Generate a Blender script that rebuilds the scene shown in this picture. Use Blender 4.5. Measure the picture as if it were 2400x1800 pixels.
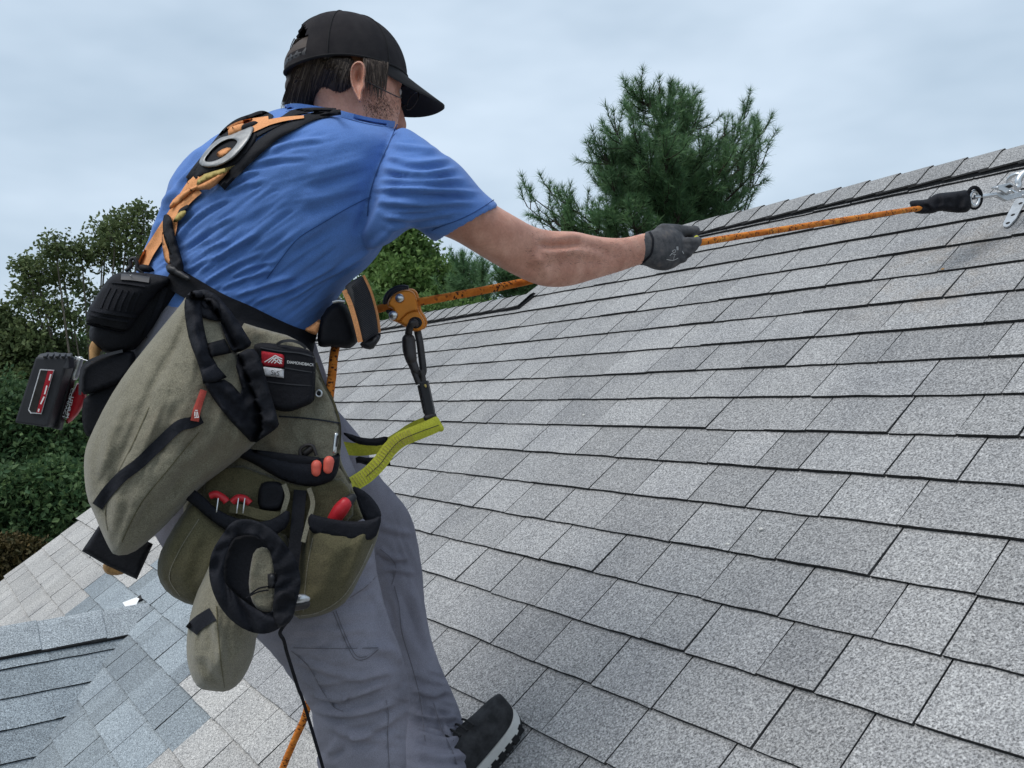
import bpy, bmesh, math, random
import numpy as np
from mathutils import Vector, Matrix
from mathutils.bvhtree import BVHTree
from mathutils.geometry import delaunay_2d_cdt
from mathutils import noise as mnoise

for o in list(bpy.data.objects):
    bpy.data.objects.remove(o)
scene = bpy.context.scene
COL = scene.collection
rnd = random.Random(7)

# ------------------------------------------------------------------ camera
FOC, ROLL, PITCH = 2148.3, 0.04247, -0.00258        # focal length in photo pixels (2400 x 1800)
YAW, RPITCH, DROOF = -0.5878, 0.63321, 1.28          # course direction, roof pitch, camera height off the slope
CAMZ = 7.0
_cr, _sr, _cp, _sp = math.cos(ROLL), math.sin(ROLL), math.cos(PITCH), math.sin(PITCH)
_R = np.array([[_cr, -_sr, 0], [_sr, _cr, 0], [0, 0, 1]]) @ np.array([[1, 0, 0], [0, _cp, -_sp], [0, _sp, _cp]])
def _ax(r): return Vector((r[0], r[2], r[1]))
RIGHT, UP, FWD = _ax(_R[0]), _ax(_R[1]), _ax(_R[2])
CAM = Vector((0, 0, CAMZ))
cd = bpy.data.cameras.new('camera')
cd.sensor_width = 36.0
cd.lens = 36.0 * FOC / 2400.0
cd.clip_start = 0.05
cd.clip_end = 2000
cam = bpy.data.objects.new('camera', cd)
COL.objects.link(cam)
m = Matrix.Identity(4)
for i in range(3):
    m[i][0], m[i][1], m[i][2], m[i][3] = RIGHT[i], UP[i], -FWD[i], CAM[i]
cam.matrix_world = m
scene.camera = cam
scene.render.resolution_x, scene.render.resolution_y = 1024, 768

def at(x, y, d):
    """world point seen at photo pixel (x, y) at depth d metres"""
    return CAM + (RIGHT * ((x - 1200) / FOC) + UP * (-(y - 900) / FOC) + FWD) * d
def ray(x, y):
    return (RIGHT * ((x - 1200) / FOC) + UP * (-(y - 900) / FOC) + FWD).normalized()
def pix(p):
    v = Vector(p) - CAM
    z = v.dot(FWD)
    return 1200 + FOC * v.dot(RIGHT) / z, 900 - FOC * v.dot(UP) / z, z

# ------------------------------------------------------------------ sky and sun (overcast)
SUN_EL, SUN_AZ = math.radians(62), math.radians(238)   # azimuth clockwise from +Y
w = bpy.data.worlds.new('World')
scene.world = w
w.use_nodes = True
nt = w.node_tree
nt.nodes.clear()
out = nt.nodes.new('ShaderNodeOutputWorld')
bg1 = nt.nodes.new('ShaderNodeBackground')
sky = nt.nodes.new('ShaderNodeTexSky')
sky.sky_type = 'NISHITA'
sky.sun_disc = False
sky.sun_elevation = SUN_EL
sky.sun_rotation = SUN_AZ
sky.dust_density = 3.0
bg1.inputs['Strength'].default_value = 0.08
nt.links.new(sky.outputs[0], bg1.inputs['Color'])
tc = nt.nodes.new('ShaderNodeTexCoord')
mp = nt.nodes.new('ShaderNodeMapping')
mp.inputs['Scale'].default_value = (1.0, 1.0, 2.6)
nz = nt.nodes.new('ShaderNodeTexNoise')
nz.inputs['Scale'].default_value = 2.3
nz.inputs['Detail'].default_value = 4
nz.inputs['Roughness'].default_value = 0.55
rp_ = nt.nodes.new('ShaderNodeValToRGB')
rp_.color_ramp.elements[0].position = 0.34
rp_.color_ramp.elements[0].color = (0.315, 0.40, 0.487, 1)
rp_.color_ramp.elements[1].position = 0.66
rp_.color_ramp.elements[1].color = (0.48, 0.565, 0.655, 1)
bg2 = nt.nodes.new('ShaderNodeBackground')
bg2.inputs['Strength'].default_value = 1.0
mix = nt.nodes.new('ShaderNodeMixShader')
mix.inputs[0].default_value = 0.86          # cloud cover
nt.links.new(tc.outputs['Generated'], mp.inputs[0])
nt.links.new(mp.outputs[0], nz.inputs['Vector'])
nt.links.new(nz.outputs['Fac'], rp_.inputs[0])
nt.links.new(rp_.outputs[0], bg2.inputs['Color'])
nt.links.new(bg1.outputs[0], mix.inputs[1])
nt.links.new(bg2.outputs[0], mix.inputs[2])
nt.links.new(mix.outputs[0], out.inputs[0])
sl = bpy.data.lights.new('sun', 'SUN')
sl.energy = 1.5
sl.angle = math.radians(40)
sl.color = (1.0, 0.965, 0.92)
so = bpy.data.objects.new('sun', sl)
COL.objects.link(so)
sd = Vector((math.sin(SUN_AZ) * math.cos(SUN_EL), math.cos(SUN_AZ) * math.cos(SUN_EL), math.sin(SUN_EL)))
so.rotation_euler = sd.to_track_quat('Z', 'Y').to_euler()
so.location = CAM + sd * 20
vs = scene.view_settings
vs.view_transform = 'Standard'
vs.look = 'None'
vs.exposure = 0.66
vs.gamma = 1.0
vs.use_curve_mapping = False

# ------------------------------------------------------------------ materials
def srgb(r, g, b):
    f = lambda c: (c / 255) / 12.92 if c <= 10.3 else (((c / 255) + 0.055) / 1.055) ** 2.4
    return (f(r), f(g), f(b))
class Mat:
    def __init__(s, name, rough=0.8, spec=0.3):
        s.m = bpy.data.materials.new(name)
        s.m.use_nodes = True
        s.t = s.m.node_tree
        s.b = s.t.nodes['Principled BSDF']
        s.b.inputs['Roughness'].default_value = rough
        s.b.inputs['Specular IOR Level'].default_value = spec
        s._c = None
    def n(s, k, **kw):
        x = s.t.nodes.new(k)
        for a, v in kw.items():
            if a in x.inputs: x.inputs[a].default_value = v
            else: setattr(x, a, v)
        return x
    def l(s, a, b): s.t.links.new(a, b)
    def co(s, kind='Object', scale=(1, 1, 1), rot=(0, 0, 0)):
        if s._c is None: s._c = s.n('ShaderNodeTexCoord')
        mp = s.n('ShaderNodeMapping')
        mp.inputs['Scale'].default_value = scale
        mp.inputs['Rotation'].default_value = rot
        s.l(s._c.outputs[kind], mp.inputs[0])
        return mp.outputs[0]
    def noise(s, sc, det=4, rough=0.55, vec=None, dist=0.0):
        x = s.n('ShaderNodeTexNoise')
        x.inputs['Scale'].default_value = sc
        x.inputs['Detail'].default_value = det
        x.inputs['Roughness'].default_value = rough
        x.inputs['Distortion'].default_value = dist
        s.l(vec if vec is not None else s.co(), x.inputs['Vector'])
        return x.outputs['Fac']
    def wave(s, sc, vec, dist=0.0, dir='X'):
        x = s.n('ShaderNodeTexWave', bands_direction=dir)
        x.inputs['Scale'].default_value = sc
        x.inputs['Distortion'].default_value = dist
        s.l(vec, x.inputs['Vector'])
        return x.outputs['Fac']
    def ramp(s, fac, *st):
        x = s.n('ShaderNodeValToRGB')
        e = x.color_ramp.elements
        while len(e) < len(st): e.new(0.5)
        for i, (p, c) in enumerate(st):
            e[i].position = p
            e[i].color = (*c, 1) if len(c) == 3 else c
        s.l(fac, x.inputs[0])
        return x.outputs[0]
    def mix(s, fac, a, b, mode='MIX'):
        x = s.n('ShaderNodeMix', data_type='RGBA', blend_type=mode)
        for sock, v in ((x.inputs[0], fac), (x.inputs[6], a), (x.inputs[7], b)):
            if isinstance(v, (int, float)): sock.default_value = v
            elif isinstance(v, tuple): sock.default_value = (*v, 1)
            else: s.l(v, sock)
        return x.outputs[2]
    def math(s, op, a, b=0.0):
        x = s.n('ShaderNodeMath', operation=op)
        for i, v in enumerate((a, b)):
            if isinstance(v, (int, float)): x.inputs[i].default_value = v
            else: s.l(v, x.inputs[i])
        return x.outputs[0]
    def color(s, c):
        if isinstance(c, tuple): s.b.inputs['Base Color'].default_value = (*c, 1)
        else: s.l(c, s.b.inputs['Base Color'])
        return s
    def rough(s, c): s.l(c, s.b.inputs['Roughness']); return s
    def bump(s, h, strength=0.3, dist=0.002):
        x = s.n('ShaderNodeBump')
        x.inputs['Strength'].default_value = strength
        x.inputs['Distance'].default_value = dist
        prev = s.b.inputs['Normal']
        if prev.is_linked: s.l(prev.links[0].from_socket, x.inputs['Normal'])
        s.l(h, x.inputs['Height'])
        s.l(x.outputs[0], s.b.inputs['Normal'])
        return s
M = {}
def fabric(name, c, var=0.25, weave=900, rough=0.9, dirt=None, sheen=0.0, blot=14, crinkle=0.0, grain=0.5):
    q = Mat(name, rough, 0.15)
    n1 = q.noise(blot, 5, 0.6)
    dark = tuple(v * (1 - var) for v in c)
    lite = tuple(min(1, v * (1 + var)) for v in c)
    col = q.ramp(n1, (0.3, dark), (0.7, lite))
    fine = q.noise(weave * 0.6, 2, 0.7)
    col = q.mix(grain, col, q.ramp(fine, (0.3, (0.5, 0.5, 0.5)), (0.72, (1.35, 1.35, 1.35))), 'MULTIPLY')
    if dirt:
        d = q.noise(7.0, 6, 0.65)
        col = q.mix(q.ramp(d, (0.52, (0, 0, 0)), (0.72, (0.7, 0.7, 0.7))), col, dirt)
    q.color(col)
    if sheen:
        q.b.inputs['Sheen Weight'].default_value = sheen
    q.bump(fine, 0.45, 0.0014)
    if crinkle:
        q.bump(q.noise(38, 5, 0.62, dist=0.6), crinkle, 0.006)
        q.bump(q.noise(130, 4, 0.6), crinkle * 0.6, 0.002)
    M[name] = q.m
    return q
def plain(name, c, rough=0.5, metal=0.0, var=0.15, sc=60, bump=0.0):
    q = Mat(name, rough, 0.4)
    n1 = q.noise(sc, 4, 0.6)
    q.color(q.ramp(n1, (0.3, tuple(v * (1 - var) for v in c)), (0.7, tuple(min(1, v * (1 + var)) for v in c))))
    q.b.inputs['Metallic'].default_value = metal
    if bump: q.bump(n1, bump, 0.002)
    M[name] = q.m
    return q

# ------------------------------------------------------------------ object helpers
def link(name, me, parent=None, mat=None):
    o = bpy.data.objects.new(name, me)
    COL.objects.link(o)
    if mat is not None and me is not None and not me.materials:
        me.materials.append(M[mat] if isinstance(mat, str) else mat)
    if parent is not None:
        o.parent = parent
    return o
def tag(o, label=None, cat=None, group=None, kind=None):
    if label: o['label'] = label
    if cat: o['category'] = cat
    if group: o['group'] = group
    if kind: o['kind'] = kind
    return o
def thing(name, label, cat, group=None, loc=None):
    o = bpy.data.objects.new(name, None)
    o.empty_display_size = 0.05
    COL.objects.link(o)
    return tag(o, label, cat, group)
def mesh(name, vs_, fs, smooth=False):
    me = bpy.data.meshes.new(name)
    me.from_pydata([tuple(v) for v in vs_], [], fs)
    me.update()
    if smooth:
        me.polygons.foreach_set('use_smooth', [True] * len(me.polygons))
    return me
def fixnormals(me):
    b = bmesh.new(); b.from_mesh(me)
    bmesh.ops.recalc_face_normals(b, faces=b.faces)
    b.to_mesh(me); b.free()
    return me
# ------------------------------------------------------------------ roof frame
RC = Vector((math.sin(YAW), math.cos(YAW), 0))           # along the courses, away from the camera
RH = Vector((math.cos(YAW), -math.sin(YAW), 0))          # level, towards the ridge
RS = RH * math.cos(RPITCH) + Vector((0, 0, 1)) * math.sin(RPITCH)
RN = Vector((0, 0, 1)) * math.cos(RPITCH) - RH * math.sin(RPITCH)
def roofp(c, s, n=0.0): return CAM + RC * c + RS * s + RN * (n - DROOF)
def roofhit(x, y, n=0.0):
    d = RIGHT * ((x - 1200) / FOC) + UP * (-(y - 900) / FOC) + FWD
    t = (n - DROOF) / RN.dot(d)
    P = d * t
    return P.dot(RC), P.dot(RS), t
# ------------------------------------------------------------------ roof materials
def shingle_mat(name, c, tv=0.45):
    q = Mat(name, 0.95, 0.12)
    g = q.n('ShaderNodeNewGeometry')
    oi = q.n('ShaderNodeObjectInfo')
    pos = g.outputs['Position']
    r = q.math('FRACT', q.math('ADD', oi.outputs['Random'], q.math('MULTIPLY', g.outputs['Random Per Island'], 7.31)))
    fine = q.noise(235, 2, 0.8, pos)
    mid = q.noise(120, 3, 0.6, pos)
    big = q.noise(3.2, 5, 0.62, pos)
    tone = q.ramp(r, (0.0, tuple(v * (1 - .16 * tv) for v in c)), (0.5, c), (1.0, tuple(v * (1 + .14 * tv) for v in c)))
    gran = q.ramp(fine, (0.30, (0.12, 0.12, 0.13)), (0.48, (0.95, 0.95, 0.95)), (0.70, (2.0, 2.0, 2.0)))
    col = q.mix(0.85, tone, gran, 'MULTIPLY')
    col = q.mix(0.6, col, q.ramp(mid, (0.32, (0.55, 0.56, 0.58)), (0.66, (1.3, 1.3, 1.29))), 'MULTIPLY')
    col = q.mix(0.42, col, q.ramp(big, (0.3, (0.62, 0.64, 0.68)), (0.55, (1.05, 1.05, 1.05)), (0.8, (1.12, 1.12, 1.10))), 'MULTIPLY')
    sm = q.noise(6.5, 6, 0.7, pos, 0.5)
    col = q.mix(q.ramp(sm, (0.60, (0, 0, 0)), (0.74, (0.42, 0.42, 0.42))), col, tuple(v * 0.42 for v in c))
    # a faint rust-coloured run below the anchor, with ragged edges
    st = roofp(*roofhit(2230, 640)[:2])
    sub = q.n('ShaderNodeVectorMath', operation='DISTANCE')
    q.l(pos, sub.inputs[0]); sub.inputs[1].default_value = st
    dm = q.math('SUBTRACT', 0.34, sub.outputs['Value'])
    msk = q.math('MULTIPLY', q.math('MAXIMUM', dm, 0.0), q.ramp(q.noise(9, 4, 0.7, pos), (0.45, (0, 0, 0)), (0.75, (1.3, 1.3, 1.3))))
    col = q.mix(msk, col, (0.30, 0.21, 0.12))
    q.color(col)
    q.bump(fine, 0.9, 0.0025)
    q.bump(mid, 0.35, 0.002)
    M[name] = q.m
shingle_mat('shingle', (0.285, 0.284, 0.284), 0.75)
shingle_mat('shingle_cap', (0.25, 0.25, 0.25), 0.6)
shingle_mat('shingle_cap_blue', (0.315, 0.342, 0.36), 0.5)
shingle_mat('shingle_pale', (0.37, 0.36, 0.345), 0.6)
shingle_mat('shingle_blue', (0.245, 0.275, 0.295), 1.1)
plain('asphalt_deck', (0.022, 0.022, 0.023), 0.95, var=0.3)
plain('shingle_edge', (0.055, 0.055, 0.056), 0.95, var=0.3)
plain('vent_shade_black', (0.012, 0.012, 0.014), 0.7)
plain('soffit_white', (0.62, 0.62, 0.6), 0.6)
plain('siding', (0.42, 0.44, 0.45), 0.7)

EXPO, S0 = 0.1436, 0.467 * DROOF
C_NEAR, C_STEP, C_RAKE = -2.6, 3.97, 7.12
S_EAVE = S0 - EXPO * 22
S_APEX_R, S_APEX_L = 2.875, 2.455
GC, GS = 4.33, 0.148                                      # where the cross gable's ridge dies into the slope
GP0 = roofp(GC, GS)
GD = (-RC * math.cos(RPITCH) - Vector((0, 0, 1)) * math.sin(RPITCH))      # down the gable slope that faces us
GN = Vector((0, 0, 1)) * math.cos(RPITCH) - RC * math.sin(RPITCH)
GD2 = (RC * math.cos(RPITCH) - Vector((0, 0, 1)) * math.sin(RPITCH))
GN2 = Vector((0, 0, 1)) * math.cos(RPITCH) + RC * math.sin(RPITCH)
def gabp(g, t, n=0.0): return GP0 - RH * g + GD * t + GN * n

house = thing('house', 'grey shingled house roof with stepped ridge and a small cross gable', 'house')
def extrude_poly(name, pts, off, mat, parent):
    """closed slab between a polygon and its copy moved by off"""
    n = len(pts)
    v = [Vector(p) for p in pts] + [Vector(p) + off for p in pts]
    f = [list(range(n)), list(range(2 * n - 1, n - 1, -1))]
    f += [[i, i + n, (i + 1) % n + n, (i + 1) % n] for i in range(n)]
    me = fixnormals(mesh(name, v, f))
    return link(name, me, parent, mat)
# decks
deck = [roofp(C_NEAR, S_EAVE), roofp(C_NEAR, S_APEX_R), roofp(C_STEP, S_APEX_R), roofp(C_STEP, S_APEX_L),
        roofp(C_RAKE, S_APEX_L), roofp(C_RAKE, S_EAVE)]
main_roof = extrude_poly('main_roof', deck, -RN * 0.05, 'asphalt_deck', house)
# the far slopes behind the ridges, and the house below
BS = -RH * -1 * math.cos(RPITCH) - Vector((0, 0, 1)) * math.sin(RPITCH)
BN = Vector((0, 0, 1)) * math.cos(RPITCH) + RH * math.sin(RPITCH)
def backp(c, sap, t, n=0.0): return roofp(c, sap) + BS * t + BN * n
extrude_poly('back_roof', [backp(C_NEAR, S_APEX_R, 0.002), backp(C_STEP, S_APEX_R, 0.002), backp(C_STEP, S_APEX_R, 4.6), backp(C_NEAR, S_APEX_R, 4.6)], -BN * 0.05, 'shingle', house)
extrude_poly('back_roof', [backp(C_STEP, S_APEX_L, 0.002), backp(C_RAKE, S_APEX_L, 0.002), backp(C_RAKE, S_APEX_L, 4.2), backp(C_STEP, S_APEX_L, 4.2)], -BN * 0.05, 'shingle', house)
def drop(p, z): return Vector((p.x, p.y, z))
# walls (all below the slopes)
e0, e1 = roofp(C_NEAR + 0.3, S_EAVE + 0.35, -0.09), roofp(C_RAKE - 0.25, S_EAVE + 0.35, -0.09)
b0, b1 = backp(C_NEAR + 0.3, S_APEX_R, 4.2, -0.09), backp(C_RAKE - 0.25, S_APEX_L, 3.8, -0.09)
wv = [drop(e0, 0.0), drop(e1, 0.0), drop(b1, 0.0), drop(b0, 0.0), e0, e1, b1, b0]
link('wall', fixnormals(mesh('wall', wv, [[0, 1, 5, 4], [1, 2, 6, 5], [2, 3, 7, 6], [3, 0, 4, 7]])), house, 'siding')
extrude_poly('gable_wall', [e1, b1, roofp(C_RAKE - 0.25, S_APEX_L, -0.12)], -RC * 0.1, 'siding', house)
extrude_poly('gable_wall', [e0, b0, roofp(C_NEAR + 0.3, S_APEX_R, -0.12)], RC * 0.1, 'siding', house)
extrude_poly('step_wall', [roofp(C_STEP - 0.06, S_APEX_L - 0.3, -0.06), roofp(C_STEP - 0.06, S_APEX_R, -0.06), backp(C_STEP - 0.06, S_APEX_R, 0.6, -0.06)], -RC * 0.1, 'siding', house)
link('rake_board', fixnormals(mesh('rake_board', *(lambda a: (a, [[0, 1, 2, 3], [4, 7, 6, 5], [0, 4, 5, 1], [2, 6, 7, 3], [1, 5, 6, 2], [3, 7, 4, 0]]))(
    [roofp(C_RAKE - 0.03, S_EAVE, -0.052), roofp(C_RAKE - 0.03, S_APEX_L, -0.052), roofp(C_RAKE - 0.03, S_APEX_L, -0.20), roofp(C_RAKE - 0.03, S_EAVE, -0.20),
     roofp(C_RAKE - 0.055, S_EAVE, -0.052), roofp(C_RAKE - 0.055, S_APEX_L, -0.052), roofp(C_RAKE - 0.055, S_APEX_L, -0.20), roofp(C_RAKE - 0.055, S_EAVE, -0.20)]))), house, 'soffit_white')
# cross gable decks
GLEN = 3.6
gable_roof = extrude_poly('cross_gable_roof', [gabp(-0.05, 0.0), gabp(GLEN, 0.0), gabp(GLEN, 2.6), gabp(2.6 * math.cos(RPITCH), 2.6)], -GN * 0.05, 'asphalt_deck', house)
extrude_poly('cross_gable_back', [GP0, GP0 - RH * GLEN, GP0 - RH * GLEN + GD2 * 2.4, GP0 - RH * 2.4 * math.cos(RPITCH) + GD2 * 2.4], -GN2 * 0.05, 'shingle_blue', house)
gw0, gw1 = gabp(GLEN - 0.2, 2.4, -0.06), GP0 - RH * (GLEN - 0.2) + GD2 * 2.3 - GN2 * 0.06
extrude_poly('gable_wall', [gabp(GLEN - 0.2, 0.05, -0.08), gw0, drop(gw0, 0), drop(gw1, 0), gw1], RH * 0.1, 'siding', house)

# ---- shingles
def shingle_verts(wd, ex, seed, lift=0.0):
    """one shingle tab in (c, s, n): butt edge at s=0, a ragged lower edge, wedge shaped; returns verts, faces"""
    r = random.Random(seed)
    k = 5
    L = ex + 0.035
    th = r.choice([0.0085, 0.0095, 0.0100, 0.0115]) + lift
    V, F = [], []
    for i in range(k):
        u = i / (k - 1)
        j = r.uniform(-0.0016, 0.0016)
        e = r.uniform(-0.0007, 0.0007) if 0 < i < k - 1 else 0
        V += [(u * wd + (r.uniform(-.0012, .0012) if i in (0, k - 1) else 0), j, 0.0045 + th + e), (u * wd, j + 0.001, 0.0035)]
    for i in range(k):
        u = i / (k - 1)
        V += [(u * wd, L, 0.0042), (u * wd, L, 0.0006)]
    for i in range(k - 1):
        a, b = 2 * i, 2 * i + 2
        c, d = 2 * k + 2 * i, 2 * k + 2 * i + 2
        F += [[a, b, d, c], [a, a + 1, b + 1, b], [a + 1, c + 1, d + 1, b + 1]]
    F += [[0, 2 * k, 2 * k + 1, 1], [2 * k - 2, 2 * k - 1, 4 * k - 1, 4 * k - 2]]
    return V, F
WID = [0.135, 0.17, 0.195, 0.215, 0.235, 0.26, 0.30]
SH = {}
for wi, wd in enumerate(WID):
    for v in range(3):
        SH[wi, v] = shingle_verts(wd - 0.0040, EXPO, wi * 10 + v)
for wi, wd in enumerate(WID):
    for v in range(3):
        SH[wi, v + 3] = shingle_verts(wd + 0.0004, EXPO, wi * 10 + v + 500)      # tight joints on the gable
SHM = {}
SIDX = [0, 1, 1] * 4 + [2, 2]          # granules on top, dark cut edges
def shingle_mesh(wi, v, mat):
    if (wi, v, mat) not in SHM:
        V, F = SH[wi, v]
        me = mesh('shingle', V, F)
        me.materials.append(M[mat]); me.materials.append(M['asphalt_deck']); me.materials.append(M['shingle_edge'])
        me.polygons.foreach_set('material_index', SIDX)
        SHM[wi, v, mat] = me
    return SHM[wi, v, mat]
def basis(o, a, b, c):
    m = Matrix.Identity(4)
    for i in range(3):
        m[i][0], m[i][1], m[i][2], m[i][3] = a[i], b[i], c[i], o[i]
    return m
def polyarea_visible(pts):
    P = [pix(p) for p in pts]
    if any(p[2] < 0.2 for p in P): return 0.0
    if max(p[0] for p in P) < 0 or min(p[0] for p in P) > 2400 or max(p[1] for p in P) < 0 or min(p[1] for p in P) > 1800: return 0.0
    cl = [(min(max(p[0], 0), 2400), min(max(p[1], 0), 1800)) for p in P]
    a = 0
    for i in range(len(cl)):
        x0, y0 = cl[i]; x1, y1 = cl[(i + 1) % len(cl)]
        a += x0 * y1 - x1 * y0
    return abs(a) / 2
# rough outline of the worker, behind which a shingle shows nothing
MAN = [(680, 30), (950, 90), (1030, 220), (950, 300), (1160, 470), (1640, 530), (1560, 640), (1300, 670), (1000, 570), (830, 700), (800, 1100), (980, 1230), (1100, 1780), (740, 1800), (560, 1560), (430, 1600), (370, 1350), (190, 1280), (190, 1000), (40, 1000), (90, 830), (340, 560), (480, 330)]
def inside(x, y, poly):
    r = False
    for i in range(len(poly)):
        x0, y0 = poly[i]; x1, y1 = poly[i - 1]
        if (y0 > y) != (y1 > y) and x < (x1 - x0) * (y - y0) / (y1 - y0) + x0: r = not r
    return r
items = []
srnd = random.Random(21)
k = 0
row = -22
while True:
    s = S0 + row * EXPO
    if s > S_APEX_R - 0.06: break
    c = C_NEAR - srnd.uniform(0, 0.2)
    cmax = C_RAKE if s < S_APEX_L - 0.09 else C_STEP
    while c < cmax:
        wi = srnd.choice([0, 1, 2, 2, 3, 3, 4, 4, 5, 6])
        wd = WID[wi]
        cc = c + wd / 2
        if cmax - c < 0.1: break
        if cmax - c < wd:      # trim to the edge with a fitting width
            wi = max([i for i in range(len(WID)) if WID[i] <= cmax - c + 0.03] or [0]); wd = WID[wi]
        # skip what lies under the cross gable
        P = roofp(cc, s + 0.07)
        hg = (P - GP0).dot(GN); hg2 = (P - GP0).dot(GN2); gg = -(P - GP0).dot(RH)
        if gg > 0 and hg < -0.06 and hg2 < -0.06:
            c += wd; continue
        px, py, pz = pix(P)
        # a repair patch of bluish shingles runs beside the valley; the far end by the rake is paler
        dv = abs(cc - GC + (GS - s) * -0.8)            # distance from the valley line
        vl = GC - (GS - s) * math.cos(RPITCH)
        mat = 'shingle'
        if s < GS + 0.52:
            if s < GS and vl - 1.02 + srnd.uniform(-.12, .12) < cc < vl + 1.0: mat = 'shingle_blue'
            elif s >= GS and abs(cc - (GC - 0.05)) < 0.62 - (s - GS) * 0.6 + srnd.uniform(-.1, .1): mat = 'shingle_blue'
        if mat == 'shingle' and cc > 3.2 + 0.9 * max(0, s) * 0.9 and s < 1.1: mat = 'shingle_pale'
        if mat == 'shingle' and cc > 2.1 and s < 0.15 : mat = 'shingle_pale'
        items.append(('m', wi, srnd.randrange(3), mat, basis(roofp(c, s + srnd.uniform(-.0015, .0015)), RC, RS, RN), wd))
        c += wd
    row += 1
# cross gable, the slope towards us
row = 0
for row in range(1, 17):
    t = row * EXPO + 0.055
    g = t * math.cos(RPITCH) - 0.16 + srnd.uniform(-.05, 0.02)
    while g < GLEN:
        wi = srnd.choice([1, 2, 3, 4, 5, 6]); wd = WID[wi]
        items.append(('g', wi, 3 + srnd.randrange(3), 'shingle_blue', basis(gabp(g, t), -RH, -GD, GN), wd))
        g += wd
vis = []
for i, it in enumerate(items):
    wd = it[5]
    pts = [it[4] @ Vector(p) for p in ((0, 0, .008), (wd, 0, .008), (wd, EXPO, .004), (0, EXPO, .004))]
    a = polyarea_visible(pts)
    cx, cy, _ = pix(sum(pts, Vector()) / 4)
    if inside(cx, cy, MAN): a *= 0.02
    if it[0] == 'm':
        Pc = sum(pts, Vector()) / 4
        if (Pc - GP0).dot(GN) < 0 and -(Pc - GP0).dot(RH) > 0 and (Pc - GP0).dot(GN2) < 0: a = 0
    vis.append((a, i))
vis.sort(reverse=True)
single_m = set([i for a, i in vis if items[i][0] == 'm' and a > 60][:300])
single_g = set([i for a, i in vis if items[i][0] == 'g' and a > 200][:60])
rest = {'m': ([], [], []), 'g': ([], [], [])}
MATS = ['shingle', 'shingle_pale', 'shingle_blue']
for i, (kd, wi, v, mat, mx, wd) in enumerate(items):
    if i in single_m or i in single_g:
        o = link('shingle', shingle_mesh(wi, v, mat), main_roof if kd == 'm' else gable_roof)
        o.matrix_world = mx
    else:
        V, F = SH[wi, v]
        vv, ff, mm = rest[kd]
        b = len(vv)
        vv += [tuple(mx @ Vector(p)) for p in V]
        ff += [[x + b for x in f] for f in F]
        mm += [MATS.index(mat) if x == 0 else 2 + x for x in SIDX]
for kd, par in (('m', main_roof), ('g', gable_roof)):
    vv, ff, mm = rest[kd]
    me = mesh('shingle_field', vv, ff)
    for q in MATS + ['asphalt_deck', 'shingle_edge']: me.materials.append(M[q])
    me.polygons.foreach_set('material_index', mm)
    tag(link('shingle_field', me, par), kind='stuff')

# ---- ridge caps: bent shingles laid over a raised black strip, a vent except on the gable, where it stands for shade
def cap_mesh(name, wd, half, rise, ru, seed, pitch=RPITCH):
    """bent cap; local x along the ridge, y level across the ridge (negative = our side), z up"""
    r = random.Random(seed)
    prof = []
    ca, sa = math.cos(pitch), math.sin(pitch)
    for side in (-1, 1):
        seq = []
        for t in (half, half * 0.66, half * 0.33, ru):
            seq.append((side * t * ca, -t * sa))
        prof.append(seq)
    arc = [(0.0, -ru * sa * 0.42)]
    line = prof[0] + arc + prof[1][::-1]
    th = 0.006
    V, F = [], []
    n = len(line)
    for x, lf in ((0, 0.0065), (wd * 1.25, 0.0)):
        for k_, (y, z) in enumerate(line):
            jt = r.uniform(-.0025, .0025) if k_ in (0, n - 1) else 0
            V.append((x + r.uniform(-.001, .001), y + jt, z + rise + lf + th))
        for (y, z) in line:
            V.append((x, y, z + rise + lf))
    for i in range(n - 1):
        a, b, c, d = i, i + 1, i + 2 * n, i + 1 + 2 * n
        F += [[a, b, d, c], [a + n, c + n, d + n, b + n], [a, a + n, b + n, b], [c, d, d + n, c + n]]
    F += [[0, 2 * n, 3 * n, n], [n - 1, 2 * n - 1, 4 * n - 1, 3 * n - 1]]
    me = fixnormals(mesh(name, V, F))
    me.polygons.foreach_set('use_smooth', [False] * len(me.polygons))
    return me
def ridge(p0, direc, across, length, step, half, rise, mat, name, label_vent=True, blue=None, vent=True):
    root = bpy.data.objects.new(name, None)
    COL.objects.link(root); root.parent = house
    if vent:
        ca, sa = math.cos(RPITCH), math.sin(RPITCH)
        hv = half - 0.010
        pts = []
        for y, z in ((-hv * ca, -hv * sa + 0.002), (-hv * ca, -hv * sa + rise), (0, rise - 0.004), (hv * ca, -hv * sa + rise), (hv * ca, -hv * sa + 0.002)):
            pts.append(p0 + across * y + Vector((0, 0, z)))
        v_ = extrude_poly('vent_shade_strip', pts, direc * length, 'vent_shade_black', root)
    ms = [cap_mesh('cap_shingle', step, half, rise, half * 0.22, q) for q in range(4)]
    for q in ms:
        q.materials.append(M[mat]); q.materials.append(M['asphalt_deck'])
        nq = (len(q.polygons) - 2) // 4
        q.polygons.foreach_set('material_index', [0, 1, 1, 1] * nq + [1, 1])
    x, i = 0.0, 0
    while x < length - 0.02:
        o = link('cap_shingle', ms[i % 4], root)
        mx = basis(p0 + direc * x, direc, -across, Vector((0, 0, 1)))
        # right-handed basis: -direc x across
        if (-direc).cross(across).dot(Vector((0, 0, 1))) < 0:
            mx = basis(p0 + direc * x, direc, across if direc.cross(across).z > 0 else -across, Vector((0, 0, 1)))
        o.matrix_world = mx
        x += step; i += 1
    return root
ridge(roofp(C_NEAR, S_APEX_R), RC, RH, C_STEP - C_NEAR, 0.1275, 0.135, 0.030, 'shingle_cap', 'main_ridge')
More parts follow.
